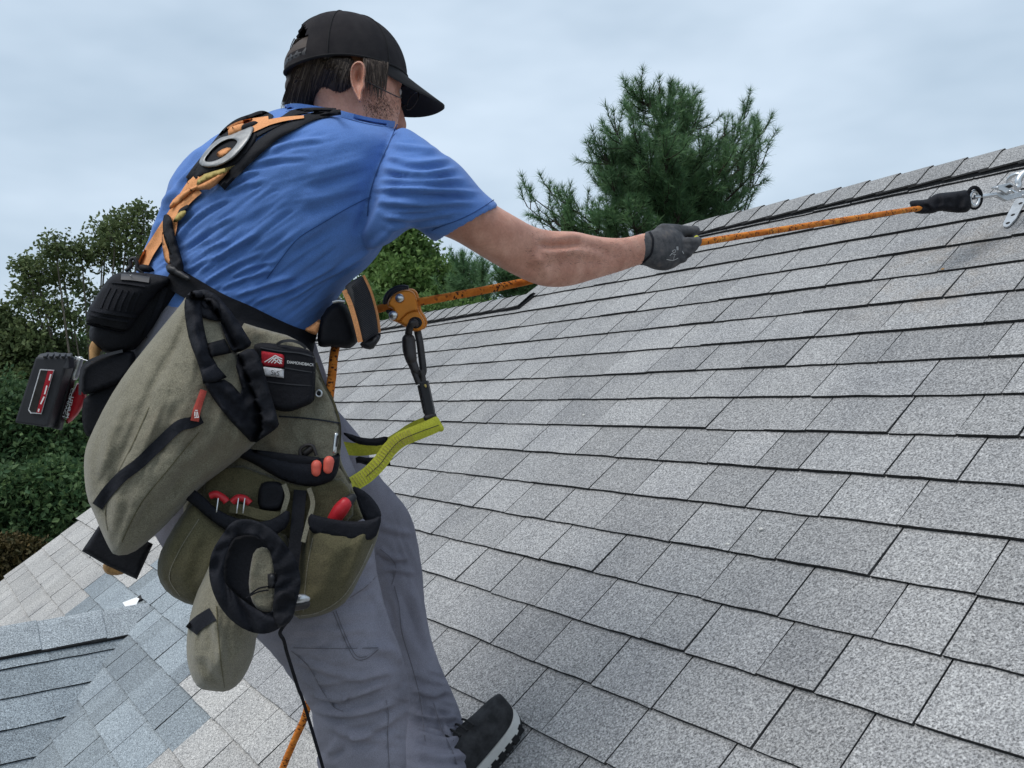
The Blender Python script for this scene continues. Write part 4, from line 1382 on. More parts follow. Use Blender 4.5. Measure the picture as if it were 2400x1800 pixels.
for i in range(60):                       # hair pushing out of the opening in the back of the cap
    x0, y0 = 690 + hrn.uniform(0, 34), 88 + hrn.uniform(0, 14)
    p0 = at(x0, y0, 1.665 + hrn.uniform(-.01, .01)); p2 = at(x0 - hrn.uniform(5, 14), y0 + 46, 1.665 + hrn.uniform(-.01, .01))
    strand(p0, p0.lerp(p2, .5) - RIGHT * .006, p2, .001)
for i in range(26):                       # flyaway hairs
    x0, y0 = 676 + hrn.uniform(0, 25), 190 + hrn.uniform(0, 50)
    p0 = at(x0, y0, 1.69); p2 = at(x0 - hrn.uniform(4, 14), y0 + hrn.uniform(8, 26), 1.69)
    strand(p0, p0.lerp(p2, .5), p2, .0003)
hs.build('hair', 'hair', person)
# beard shadow: short stubble strands along the jaw
st_ = Soup()
TB2 = bvh(body2)
for i in range(520):
    x, y = hrn.gauss(893, 24), hrn.gauss(250, 17)
    if not (850 < x < 935 and 205 < y < 288): continue
    h = hits([TB2], x, y)
    if not h: continue
    d = (Vector((0, 0, -1)) * .7 + runit(hrn) * .5 + h[1] * .35).normalized()
    st_.blade(h[0] + h[1] * .0003, d * hrn.uniform(.003, .007), d.orthogonal().normalized(), .00035)
tag(st_.build('stubble', 'hair', person), kind='stuff')
ah = Soup()
for i in range(700):
    x = hrn.uniform(1230, 1510); y = hrn.gauss(598, 30)
    h = hits([TB2], x, y)
    if not h: continue
    d = (v3(at(x + 60, y + 8, 1.9)) - v3(at(x, y, 1.8))); d = Vector(d).normalized() * .8 + runit(hrn) * .35 + h[1] * .25
    ah.blade(h[0] + h[1] * .0002, d.normalized() * hrn.uniform(.006, .013), d.orthogonal().normalized(), .00022)
tag(ah.build('arm_hair', 'hair', person), kind='stuff')

# cap
cap = bpy.data.objects.new('cap', None); COL.objects.link(cap); cap.parent = person
CF = (RIGHT * math.cos(.50) + FWD * math.sin(.50)) * math.cos(.02) - UP * math.sin(.02)
CR = CF.cross(UP).normalized()
CU = CR.cross(CF).normalized()
CC = at(811, 170, 1.69)
aFr, aSd, aHt = .1135, .090, .1045
def crownp(th, ph, k=1.0):
    """th: angle round the head from the front (towards the right ear), ph: 0 rim .. 1 button"""
    a = ph * math.pi / 2
    rr = math.cos(a) ** .82
    z = math.sin(a) ** 1.0 * aHt
    fr = aFr * (1.0 + .02 * math.cos(th))
    back = max(0, -math.cos(th)) ** 2
    p = CC + CF * (math.cos(th) * fr * rr * k) + CR * (math.sin(th) * aSd * rr * k) + CU * (z * k)
    p = p - CU * (.017 * back * (1 - ph) ** 2) + CU * .004 * math.cos(3 * th) * 0
    return p
nth, nph = 72, 22
V, F, UVc = [], [], []
for sh in (1.0, .965):
    for j in range(nph + 1):
        for i in range(nth):
            V.append(tuple(crownp(2 * math.pi * i / nth, min(.995, j / nph), sh)))
nn = (nph + 1) * nth
def in_hole(i, j):
    th = 2 * math.pi * (i + .5) / nth - math.pi
    ph = (j + .5) / nph
    q = abs(th) / .62
    return q < 1 and .14 < ph < .14 + .36 * math.sqrt(1 - q * q)
for j in range(nph):
    for i in range(nth):
        if in_hole(i, j): continue
        a, b, c, d = j * nth + i, j * nth + (i + 1) % nth, (j + 1) * nth + (i + 1) % nth, (j + 1) * nth + i
        F.append([a, b, c, d]); UVc += [(i / nth, j / nph), ((i + 1) / nth, j / nph), ((i + 1) / nth, (j + 1) / nph), (i / nth, (j + 1) / nph)]
        F.append([a + nn, d + nn, c + nn, b + nn]); UVc += [(i / nth, j / nph)] * 4
        if j == 0: F.append([a, a + nn, b + nn, b]); UVc += [(0, 0)] * 4
        for (i2, j2, e0_, e1_) in ((i + 1, j, b, c), (i - 1, j, a, d), (i, j + 1, d, c), (i, j - 1, a, b)):
            if 0 <= j2 < nph and in_hole(i2 % nth, j2):
                F.append([e0_, e1_, e1_ + nn, e0_ + nn]); UVc += [(0, 0)] * 4
me = mesh('crown', V, F, True)
me.uv_layers.new(name='UVMap').data.foreach_set('uv', [c for q in UVc for c in q])
me.set_sharp_from_angle(angle=math.radians(60))
crown = link('crown', me, cap, 'cap_cloth')
vv, ff = ellipsoid(crownp(0, .995), (CF * .008, CR * .008, CU * .005), 14, 8)
link('button', mesh('button', vv, ff, True), crown, 'cap_cloth')
for th in (math.pi / 2.9, math.pi / 1.48, -math.pi / 2.9, -math.pi / 1.48, math.pi):
    lo = .5 if th == math.pi else 0.02
    tube('panel_seam', [v3(crownp(th, lo + (.985 - lo) * k_ / 12, 1.004)) for k_ in range(13)], .0011, 'cap_brim', crown, n=6, sub=2)
tube('rim_band', [v3(crownp(2 * math.pi * k_ / 60, .01, 1.004)) for k_ in range(60)], .0022, 'cap_brim', crown, n=6, sub=1, closed=True)
# brim
V, F = [], []
nu, nv_ = 28, 10
for lay in (0, 1):
    for j in range(nv_ + 1):
        for i in range(nu + 1):
            u = -1 + 2 * i / nu
            th = u * 1.12
            v = j / nv_
            rim = crownp(th, .012, 1.0)
            Lb = .078 * math.sqrt(max(0.0, 1 - (abs(u) ** 2.6)))
            fw = (rim - CC).dot(CF); sd_ = (rim - CC).dot(CR)
            outd = Lb * v
            y = fw + outd
            x_ = sd_ * (1 + .06 * v)
            z = -.003 * v - .017 * (abs(x_) / aSd) ** 1.7 * v ** .6 - outd * .42
            V.append(tuple(CC + CF * y + CR * x_ + CU * (z - .0035 * lay)))
m1 = (nu + 1) * (nv_ + 1)
for j in range(nv_):
    for i in range(nu):
        a = j * (nu + 1) + i
        F += [[a, a + 1, a + nu + 2, a + nu + 1], [a + m1, a + nu + 1 + m1, a + nu + 2 + m1, a + 1 + m1]]
for i in range(nu):
    for j in (0, nv_):
        a = j * (nu + 1) + i
        F.append([a, a + 1, a + 1 + m1, a + m1])
me = fixnormals(mesh('brim', V, F, True)); me.set_sharp_from_angle(angle=math.radians(50))
link('brim', me, cap, 'cap_brim')
# snap strap at the back
pts = [crownp(math.pi + t, .075, .99) for t in (-.62, -.4, -.2, 0, .2, .4, .62)]
G = [[p + CU * .010 for p in pts], [p + (p - CC).normalized() * .002 for p in pts], [p - CU * .010 for p in pts]]
sheet('snap_strap', [list(r) for r in zip(*G)], .002, 'plastic_black', cap)
for t in (.15, .27, .39, .5):
    p = crownp(math.pi - t, .085, 1.0)
    vv, ff = ellipsoid(p, ((p - CC).normalized() * .002, CU * .003, (p - CC).normalized().cross(CU) * .003), 8, 6)
    link('snap', mesh('snap', vv, ff, True), cap, 'plastic_grey')
# spectacles: only the temple arm and rims
gl = thing('spectacles', 'thin wire spectacles under the cap brim beside the temple', 'glasses')
tube('temple_arm', [v3(at(862, 192, 1.608)), v3(at(905, 214, 1.612)), v3(at(930, 226, 1.622)), v3(at(940, 229, 1.64))], .0010, 'dark_metal', gl, n=6)
for s in (-1, 1):
    cgl = H0 + HF * .110 + HR * s * .033 + HU * .004
    tube('rim', [v3(cgl + HR * .024 * math.cos(a) + HU * .017 * math.sin(a)) for a in [k_ * math.pi / 8 for k_ in range(16)]], .0009, 'dark_metal', gl, n=6, sub=2, closed=True)
tube('bridge', [v3(H0 + HF * .110 + HR * -.009 + HU * .006), v3(H0 + HF * .114 + HU * .009), v3(H0 + HF * .110 + HR * .009 + HU * .006)], .0009, 'dark_metal', gl, n=6)
# collar of the T-shirt and seams
ribbon_px('collar', [Hh(300, 1120), Hh(420, 1105), Hh(640, 1135), Hh(860, 1175), Hh(1080, 1230), Hh(1250, 1265), Hh(1440, 1290)], 15, 'shirt_blue', t_shirt, [T_SHIRT], lift=.004, thick=.004)
def seam(path, width, mat, parent, trees, name='seam', lift=.0012):
    return ribbon_px(name, path, width, mat, parent, trees, lift=lift, thick=.0012, across=2, sub=5)
seam([A_(322, 150), A_(270, 270), A_(225, 370), A_(185, 480), A_(160, 580), A_(150, 680)], 2.6, 'seam_blue', t_shirt, [T_SHIRT])
seam([A_(880, 585), A_(780, 650), A_(680, 700), A_(560, 745), A_(520, 765)], 2.0, 'seam_blue', t_shirt, [T_SHIRT])
seam([B_(2100, 850), B_(1900, 950), B_(1700, 1070), B_(1500, 1190), B_(1400, 1290), B_(1280, 1450), B_(1200, 1560)], 2.0, 'seam_blue', t_shirt, [T_SHIRT])
# pocket stitching on the trousers
for pth in ([(590, 725), (640, 850), (690, 960), (730, 1010), (790, 1005), (860, 950)], [(606, 720), (656, 850), (705, 955), (740, 995), (790, 992)], [(350, 940), (600, 945), (860, 940)],
            [(340, 960), (440, 1050), (520, 1190), (590, 1290), (650, 1320)], [(905, 1250), (920, 1340), (915, 1450), (925, 1659)], [(955, 570), (985, 700), (1000, 850), (1060, 1050), (1110, 1250), (1140, 1500)], [(690, 640), (780, 580), (860, 500)], [(870, 350), (930, 400), (965, 460), (940, 560)],
            [(1190, 1270), (1240, 1430), (1300, 1550), (1330, 1640)]):
    seam([Cc(*p) for p in pth], 2.0, 'denim_stitch', trousers, [T_PANT], lift=.0008)

# ------------------------------------------------------------------ gloves
def glove(wr, hand_pts, fingers, name, parent, vox=.0032):
    V, F = join(wr, *fingers)
    return link(name, remesh(name, V, F, vox, 3), parent, 'glove_grey')
G_ = lambda x, y: (1480 + x / 9.217, 480 + y / 9.217)
def gs(x0, y0, x1, y1, d, t, p=2.3):
    a, b = G_(x0, y0), G_(x1, y1)
    return (a[0], a[1], b[0], b[1], d, t, p)
palm = loft([gs(300, 590, 130, 1290, 1.945, .066), gs(420, 555, 300, 1320, 1.95, .068), gs(600, 500, 500, 1400, 1.955, .070), gs(800, 490, 740, 1420, 1.96, .070), gs(980, 540, 940, 1350, 1.97, .066), gs(1100, 640, 1100, 1240, 1.98, .056), gs(1190, 760, 1190, 1130, 1.985, .044)])
def gp(x, y, d): return v3(at(*G_(x, y), d))
fing = []
# thumb lies along the top of the rope, pointing at the anchor
fing.append(limb([gp(700, 620, 1.965), gp(950, 560, 1.985), gp(1180, 570, 2.0), gp(1370, 560, 2.01)], [.022, .0145, .0125, .0118], 14))
# index to little finger close round the rope from the far side, tips coming back towards us
for i, (kx, ky) in enumerate([(1150, 830), (1130, 930), (1080, 1040), (1010, 1150)]):
    L = [1.0, 1.06, 1.0, .84][i]
    fing.append(limb([gp(kx - 170, ky + 20, 1.97), gp(kx + 70 * L, ky - 10, 1.965), gp(kx + (215 + 30 * L) * (1 - .22 * i), ky - 20 + 6 * i, 1.972), gp(kx + (250 - 66 * i) * L, ky - 60, 2.0), gp(kx + (120 - 50 * i) * L, ky - 90, 2.018)], [.0125, .0122, .0112, .0105, .0095], 14))
V, F = join(palm, *fing)
gl_r = link('glove', remesh('glove', V, F, .0028, 3), person, 'glove_grey')
TG = bvh(gl_r.data)
ribbon_px('cuff', [G_(390, 575), G_(455, 700), G_(465, 830), G_(430, 1050), G_(300, 1200), G_(190, 1290)], 5, 'nylon_black', gl_r, [TG], lift=.002, thick=.003, across=3)
# worn print on the back of the glove
for pth, wd in (([(905, 985), (945, 970), (950, 1020), (905, 1030), (880, 1000), (905, 985)], 1.1), ([(990, 900), (1000, 980)], 4.5), ([(860, 1050), (960, 1080)], 1.3), ([(930, 1090), (905, 1200)], 1.0), ([(830, 1100), (870, 1060)], 1.2), ([(1100, 1000), (1130, 1060)], 1.6), ([(760, 1180), (900, 1200), (1010, 1150)], 1.4)):
    ribbon_px('worn_print', [G_(*p) for p in pth], wd, 'zinc', gl_r, [TG], lift=.0006, thick=.0004, across=2, sub=3)
lg = [limb([pt(745, 690, 1.94), pt(755, 715, 1.92), pt(768, 735, 1.90)], [.034, .04, .03], 16)]
for i in range(4):
    lg.append(limb([pt(760 + 6 * i, 722 + 3 * i, 1.90 + .018 * i), pt(778 + 4 * i, 742, 1.88 + .018 * i), pt(770 + 3 * i, 762, 1.89 + .018 * i), pt(752 + 3 * i, 756, 1.905 + .018 * i)], [.0125, .012, .011, .010], 12))
lg.append(limb([pt(755, 705, 1.89), pt(775, 720, 1.865), pt(788, 738, 1.86)], [.015, .013, .0115], 12))
link('glove', remesh('glove', *join(*lg), .003, 3), person, 'glove_grey')

# ------------------------------------------------------------------ shoes
def shoe(toe, heel, side_sign, name='shoe'):
    """toe, heel: world points on the slope; the sole lies on the roof"""
    root = bpy.data.objects.new(name, None); COL.objects.link(root); root.parent = person
    fx = (toe - heel); L = fx.length; fx.normalize()
    nz_ = RN
    sx = fx.cross(nz_).normalized()
    half = lambda u: .050 * (0.60 + .40 * math.sin(min(1, max(0, (u - .0) / .72)) * math.pi / 2)) * math.sqrt(max(0.0, 1 - max(0, (u - .80) / .2) ** 2.3)) * math.sqrt(max(0, 1 - max(0, (.10 - u) / .1) ** 2))
    us = [0.0005, .02, .05, .1, .2, .3, .4, .5, .6, .7, .78, .85, .9, .94, .97, .99, .9995]
    def ring(u, z, k): 
        return [heel + fx * (u * L) + sx * (s * (half(u) * k)) + nz_ * z for s in (1, -1)]
    # sole as a slab
    def slab(z0, z1, k, nm, mat, par):
        o1 = [ring(u, 0, k) for u in us]
        loop = [q[0] for q in o1] + [q[1] for q in o1[::-1]]
        n = len(loop)
        V = [p + nz_ * (z0 + .010 * max(0, ((p - heel).dot(fx) / L - .8) / .2) ** 2) for p in loop] + [p + nz_ * (z1 + .010 * max(0, ((p - heel).dot(fx) / L - .8) / .2) ** 2) for p in loop]
        F = [list(range(n)), list(range(2 * n - 1, n - 1, -1))] + [[i, (i + 1) % n, (i + 1) % n + n, i + n] for i in range(n)]
        return link(nm, fixnormals(mesh(nm, V, F)), par, mat)
    sole = slab(.016, .040, 1.03, 'midsole', 'rubber_white', root)
    slab(.006, .0165, 1.0, 'outsole', 'rubber_black', root)
    for i in range(11):
        for s in (1, -1):
            u = .12 + i * .078
            p = heel + fx * (u * L) + sx * (s * (half(u) * 1.0 - .010)) + nz_ * (.010 * max(0, (u - .8) / .2) ** 2)
            V, F = [], []
            for a in (-.0075, .0075):
                for b in (-.012, .0125):
                    for c in (.003, .021): V.append(p + fx * a + sx * b * s + nz_ * c)
            F = [[0, 1, 3, 2], [4, 6, 7, 5], [0, 4, 5, 1], [2, 3, 7, 6], [0, 2, 6, 4], [1, 5, 7, 3]]
            link('lug', fixnormals(mesh('lug', V, F)), sole, 'rubber_black')
    # upper: rings of an arch over the sole
    V, F = [], []
    hs_ = lambda u: .050 + .042 * max(0.0, 1 - abs(u - .18) / .62) ** 1.2 + .020 * math.sqrt(max(0, 1 - max(0, (u - .55) / .45) ** 2))
    k_ = 15
    for u in us:
        for j in range(k_):
            a = math.pi * j / (k_ - 1)
            hgt = hs_(u) * (1 if u > .03 else .8)
            V.append(heel + fx * (u * L) + sx * (half(u) * .98 * math.cos(a) * (1 - .32 * math.sin(a) ** 2 * (1 if u < .5 else .3))) + nz_ * (.042 + (hgt - .02) * math.sin(a) ** .8 + .010 * max(0, (u - .8) / .2) ** 2))
    for i in range(len(us) - 1):
        for j in range(k_ - 1):
            a = i * k_ + j
            F.append([a, a + 1, a + k_ + 1, a + k_])
    F.append(list(range(k_))); F.append([(len(us) - 1) * k_ + j for j in range(k_)])
    up_ = link('upper', evaluated('upper', V, F, [('SUBSURF', dict(levels=1, render_levels=1))]), root, 'shoe_cloth')
    for i in range(5):                       # laces
        u = .42 + i * .062
        q = [heel + fx * (u * L) + sx * (half(u) * .55 * math.cos(a)) + nz_ * (.047 + hs_(u) - .022 + .004) - nz_ * .012 * (1 - math.sin(a)) for a in (.5, 1.0, 1.57, 2.1, 2.6)]
        tube('lace', [v3(p) for p in q], .0028, 'rubber_black', up_, n=6, sub=3)
    vv, ff = limb([v3(heel + fx * (.2 * L) + nz_ * .07), v3(heel + fx * (.18 * L) + nz_ * .11)], [.036, .034], 16)
    link('ankle_collar', mesh('ankle_collar', vv, ff, True), root, 'nylon_black')
    return root
q = Mat('shoe_cloth', 0.8, 0.3)
q.color(q.ramp(q.noise(35, 5, .65), (.35, (.013, .013, .014)), (.65, (.04, .04, .043))))
q.bump(q.noise(900, 2), .4, .001)
M['shoe_cloth'] = q.m
toe = roofp(*roofhit(1226, 1692)[:2]) + RN * .012
hd = (roofp(*roofhit(1110, 1835)[:2]) + RN * .012 - toe).normalized()
shoe(toe, toe + hd * .285, 1)
P_an = at(868, 2180, 1.63)
pr = P_an - RN * ((P_an - CAM).dot(RN) + DROOF)
shoe(pr - hd * .20 + RN * .012, pr + hd * .095 + RN * .012, 1)
# ------------------------------------------------------------------ gear
L_ = lambda x, y: (x / 3.687, 600 + y / 3.687)
M_ = lambda x, y: (400 + x / 3.16, 650 + y / 3.16)
P_ = lambda x, y: (150 + x / 2.2125, 900 + y / 2.2125)
Q_ = lambda x, y: (2050 + x / 5.926, 320 + y / 5.926)
def LL(f, pts): return [f(*p) for p in pts]
def dfun(trees, lift, default):
    def f(X, Y):
        o_ = np.empty(len(X)); 
        for i in range(len(X)):
            h = hits(trees, X[i], Y[i])
            o_[i] = (h[0] - CAM).dot(FWD) if h else np.nan
        md = np.nanmedian(o_) if not np.isnan(o_).all() else default
        return np.where(np.isnan(o_), md, o_) - lift
    return f
def ringsheet(name, outer, inner, depth, thick, mat, parent, rise=.01, tilt=(0, 0), trees=None, lift=0.0):
    """padded rim between two outlines; rises towards us in the middle"""
    n = len(outer)
    O, I = chaikin(outer, 2), chaikin(inner, 2)
    n = len(O)
    cx = sum(p[0] for p in O) / n; cy = sum(p[1] for p in O) / n
    K = 7
    V, F = [], []
    for i in range(n):
        for j in range(K):
            u = j / (K - 1)
            x, y = O[i][0] + (I[i][0] - O[i][0]) * u, O[i][1] + (I[i][1] - O[i][1]) * u
            if trees:
                hh = hits(trees, x, y)
                dep0 = depth
                depth_ = (hh[0] - CAM).dot(FWD) - lift if hh else depth
            else: depth_ = depth
            wob = (.011 if not trees else 0) * mnoise.noise(Vector((i * .55, u * 1.3, 1)))
            d = depth_ + tilt[0] * (x - cx) / 1000 + tilt[1] * (y - cy) / 1000 - rise * math.sqrt(max(0, 1 - (2 * u - 1) ** 2)) - wob
            V.append(at(x, y, d))
        for j in range(K):
            u = 1 - j / (K - 1)
            x, y = O[i][0] + (I[i][0] - O[i][0]) * u, O[i][1] + (I[i][1] - O[i][1]) * u
            if trees:
                hh = hits(trees, x, y)
                depth_ = (hh[0] - CAM).dot(FWD) - lift if hh else depth
            d = depth_ + tilt[0] * (x - cx) / 1000 + tilt[1] * (y - cy) / 1000 + thick
            V.append(at(x, y, d))
    T = 2 * K
    for i in range(n):
        for j in range(T):
            F.append([i * T + j, i * T + (j + 1) % T, ((i + 1) % n) * T + (j + 1) % T, ((i + 1) % n) * T + j])
    return link(name, fixnormals(mesh(name, V, F, True)), parent, mat)
def capsule(name, pts, r, mat, parent, n=14):
    vv, ff = limb([v3(p) for p in pts], r if isinstance(r, list) else [r] * len(pts), n)
    return link(name, mesh(name, vv, ff, True), parent, mat)
def flat_on_roof(name, pts, n0, th, mat, parent, bev=0):
    q_ = [roofp(*roofhit(*p)[:2]) + RN * n0 for p in pts]
    return extrude_poly(name, q_, RN * th, mat, parent)
BODYT = [T_SHIRT, T_PANT]

# ---- safety harness
hn = thing('safety_harness', 'orange and black full-body fall harness strapped over the blue shirt', 'harness')
ribbon_px('shoulder_pad', LL(B_, [(1840, 120), (1620, 150), (1440, 225), (1250, 330), (1070, 475), (930, 600), (840, 680), (780, 740)]), 44, 'nylon_black', hn, BODYT, lift=.008, thick=.008, arch=.006, across=7, taper=(.3, 1.0))
ribbon_px('shoulder_pad', LL(B_, [(1800, 100), (1600, 100), (1430, 125), (1330, 190), (1190, 250), (1090, 300)]), 20, 'nylon_black', hn, BODYT, lift=.010, thick=.006, arch=.004, taper=(.4, 1.1))
ribbon_px('shoulder_pad', LL(B_, [(1240, 170), (1160, 135), (1060, 165), (950, 205), (860, 270), (790, 350), (690, 480), (600, 590), (520, 700)]), 15, 'nylon_black', hn, BODYT, lift=.010, thick=.006, arch=.004)
ribbon_px('shoulder_strap', LL(B_, [(1520, 160), (1360, 178), (1230, 205), (1130, 240), (1010, 290)]), 18, 'orange_web', hn, BODYT, lift=.020, thick=.003, taper=(.35, 1.1))
ribbon_px('shoulder_strap', LL(B_, [(1215, 185), (1080, 205), (960, 232), (870, 280)]), 17, 'orange_web', hn, BODYT, lift=.018, thick=.003)
pillow('ring_pad', LL(B_, [(870, 260), (1000, 215), (1110, 235), (1130, 320), (1040, 470), (930, 590), (800, 640), (660, 660), (560, 730), (505, 745), (520, 660), (610, 560), (700, 460), (800, 320)]), dfun(BODYT, .010, 1.6), .006, 'nylon_black', hn, edge=8)
pillow('pad_insert', LL(B_, [(750, 480), (840, 425), (905, 430), (860, 480), (800, 520)]), dfun(BODYT, .018, 1.6), .003, 'orange_web', hn, edge=4)
ribbon_px('back_strap', LL(B_, [(680, 610), (560, 740), (480, 860), (400, 985), (330, 1095), (245, 1230), (170, 1350), (110, 1480)]), 25, 'orange_web', hn, BODYT, lift=.012, thick=.003)
dr = ringsheet('dorsal_ring', LL(B_, [(1098, 232), (1062, 330), (1000, 425), (905, 530), (785, 590), (685, 602), (612, 575), (622, 520), (690, 428), (790, 340), (880, 322), (1000, 268)]), LL(B_, [(948, 372), (940, 392), (908, 432), (850, 490), (780, 533), (712, 552), (664, 548), (670, 512), (712, 458), (780, 398), (850, 360), (915, 350)]), 1.568, .006, 'dull_metal', hn, rise=.005, trees=BODYT, lift=.026)
pillow('ring_keeper', LL(B_, [(862, 262), (930, 232), (1005, 212), (1030, 260), (985, 312), (930, 325), (868, 338)]), 1.578, .008, 'orange_web', hn, edge=9, back=1.0)
capsule('keeper_end', [at(*B_(1020, 262), 1.572), at(*B_(1095, 238), 1.575)], .008, 'nylon_black', hn)
pillow('twisted_strap', LL(B_, [(890, 585), (860, 650), (725, 790), (640, 792), (560, 795), (450, 900), (370, 965), (350, 940), (400, 860), (500, 790), (610, 735), (680, 690), (780, 640)]), dfun(BODYT, .018, 1.57), .008, 'orange_web', hn, edge=7, fold=[(LL(B_, [(860, 620), (700, 730), (480, 830)]), 4, .006)])
pillow('inspection_label', LL(B_, [(660, 655), (760, 625), (920, 580), (850, 640), (690, 705), (590, 755), (600, 710)]), dfun(BODYT, .028, 1.56), .0015, 'yellow_leather', hn, edge=3, round_=0)
ribbon_px('back_strap', LL(B_, [(620, 800), (550, 860), (470, 940)]), 14, 'orange_web', hn, BODYT, lift=.012)
pillow('cloth_tag', LL(B_, [(440, 980), (505, 965), (495, 1010), (440, 1065), (385, 1078), (400, 1040)]), dfun(BODYT, .018, 1.6), .003, 'yellow_leather', hn, edge=4)
ribbon_px('keeper_loop', LL(B_, [(520, 930), (460, 965), (440, 1000)]), 7, 'nylon_black', hn, BODYT, lift=.018)
ribbon_px('back_strap', LL(B_, [(430, 960), (400, 1030), (385, 1120), (370, 1200)]), 20, 'orange_web', hn, BODYT, lift=.012)
pillow('strap_sleeve', LL(B_, [(300, 1020), (340, 995), (380, 1040), (395, 1150), (440, 1300), (495, 1500), (440, 1545), (360, 1450), (350, 1300), (300, 1180)]), dfun(BODYT, .022, 1.585), .008, 'nylon_black', hn, edge=8, fold=[(LL(B_, [(340, 1060), (390, 1260), (450, 1480)]), 5, .005)])
pillow('strap_lining', LL(B_, [(288, 1160), (320, 1150), (370, 1300), (420, 1440), (330, 1440), (300, 1330)]), dfun(BODYT, .018, 1.592), .003, 'orange_web', hn, edge=6)
pillow('strap_edge', LL(B_, [(300, 1170), (330, 1180), (375, 1320), (410, 1440), (385, 1400), (330, 1270)]), dfun(BODYT, .026, 1.583), .002, 'grey_mesh', hn, edge=4)
bk = pillow('buckle', LL(B_, [(320, 1440), (380, 1430), (470, 1500), (545, 1545), (535, 1590), (440, 1560), (340, 1510)]), dfun(BODYT, .028, 1.578), .006, 'plastic_black', hn, edge=5, round_=1)
tube('buckle_bar', [v3(at(*B_(*p), 1.565)) for p in ((340, 1450), (400, 1470), (430, 1510), (480, 1530), (450, 1490), (380, 1455))], .0016, 'dark_metal', bk, n=8, closed=True)
# front: waist pad, side strap and its keeper
pillow('waist_pad', LL(M_, [(1085, 500), (1092, 330), (1180, 195), (1290, 175), (1345, 300), (1392, 470), (1360, 505), (1320, 532), (1200, 512), (1120, 520)]), 1.63, .035, 'nylon_black', hn, edge=18, back=1.0, tilt=(.4, 0))
tube('pad_piping', [v3(at(*M_(*p), 1.592)) for p in ((1200, 185), (1240, 176), (1290, 180))], .003, 'zinc', hn, n=8)
pillow('hip_strap', LL(M_, [(985, 385), (1050, 350), (1112, 300), (1100, 370), (1082, 430), (1030, 415)]), 1.585, .004, 'orange_web', hn, edge=5)
ss = pillow('side_strap', LL(M_, [(1280, 80), (1330, 30), (1430, -20), (1470, 60), (1510, 190), (1540, 320), (1550, 420), (1480, 460), (1400, 490), (1370, 340), (1325, 200)]), 1.60, .012, 'grey_mesh', hn, edge=6, back=1.0, bulge=.01, tilt=(.5, 0))
ribbon_px('strap_binding', [(*M_(*p), d) for p, d in (((1285, 95), 1.57), ((1330, 200), 1.57), ((1372, 340), 1.572), ((1405, 480), 1.578))], 12, 'orange_web', ss, thick=.004)
ribbon_px('strap_binding', [(*M_(*p), d) for p, d in (((1428, -15), 1.585), ((1478, 90), 1.59), ((1515, 210), 1.60), ((1538, 320), 1.605), ((1547, 410), 1.61))], 6, 'orange_web', ss, thick=.004)
for k_ in range(34):                     # woven ribs of the side strap
    u = (k_ + .5) / 34
    xl, xr = 1300 + 112 * u + (-20 * math.sin(u * 3.1) * 0), 1432 + 108 * math.sin(u * 1.55)
    yl, yr = 85 + 400 * u, -12 + 425 * u
    ribbon_px('rib', [(*M_(xl + 22, yl), 1.572 + .004 * u), (*M_((xl + xr) / 2, (yl + yr) / 2 + 4), 1.566 + .012 * u), (*M_(xr - 6, yr), 1.586 + .018 * u)], 1.7, 'stitch_dark', ss, thick=.001, across=2, sub=2)
pillow('strap_keeper', LL(M_, [(1395, 485), (1480, 450), (1548, 405), (1560, 440), (1530, 490), (1495, 540), (1420, 525)]), 1.598, .014, 'plastic_black', hn, edge=6, back=1.0)

# ---- tool belt with its apron of pockets
tb = thing('tool_belt', 'black tool belt with an olive canvas apron of pockets on the right hip', 'tool belt')
ribbon_px('belt', [(395, 645), (450, 678), (515, 715), (577, 742), (634, 770), (690, 794), (738, 806)], 54, 'nylon_black', tb, BODYT, lift=.014, thick=.010, across=7)
ap = pillow('apron', [(556, 752), (620, 772), (690, 790), (738, 832), (746, 870), (780, 935), (797, 990), (799, 1040), (797, 1080), (826, 1132), (832, 1190), (800, 1300), (700, 1380), (520, 1380), (430, 1300), (430, 1150), (520, 1000), (560, 880)], 1.515, .014, 'olive_canvas', tb, edge=8, bulge=.012, noise_amp=.004, grid=8)
TAP = bvh(ap.data)
ribbon_px('edge_binding', [(741, 850), (757, 895), (781, 940), (796, 992), (797, 1040), (795, 1078), (822, 1132)], 5, 'olive_dark', ap, [TAP], lift=.003, thick=.004, across=3)
ribbon_px('seam', LL(M_, [(800, 1030), (960, 1040), (1100, 1055), (1255, 1080)]), 3.5, 'stitch_dark', ap, [TAP], lift=.002, thick=.002, across=2)
for k_ in range(2):
    tube('eyelet', [v3(at(747 + 7 * math.cos(a), 922 + 7.6 * math.sin(a), 1.487)) for a in [i * math.pi / 8 for i in range(16)]], .0013 + .0004 * k_, 'steel', ap, n=8, sub=1, closed=True)
capsule('eyelet_hole', [at(747, 922, 1.4905), at(747.5, 922, 1.4905)], .0042, 'rubber_black', ap)
pillow('inner_panel', LL(P_, [(690, 520), (860, 400), (1130, 500), (1260, 530), (1420, 470), (1500, 560), (1500, 720), (1260, 800), (1000, 820), (800, 740)]), 1.485, .006, 'olive_dark', tb, edge=6, noise_amp=.003)
band = pillow('pocket_band', LL(M_, [(470, 1235), (580, 1268), (700, 1290), (860, 1315), (1000, 1335), (1120, 1342), (1200, 1325), (1255, 1290), (1250, 1400), (1215, 1495), (1130, 1535), (1050, 1552), (900, 1530), (760, 1470), (600, 1370), (470, 1320)]), 1.478, .008, 'nylon_navy', tb, edge=4, bulge=.010, bulge_r=60, round_=1)
pillow('pocket_lip', LL(M_, [(585, 1272), (760, 1292), (1000, 1322), (1130, 1335), (1060, 1395), (900, 1400), (730, 1350), (640, 1310)]), 1.468, .003, 'nylon_black', band, edge=4)
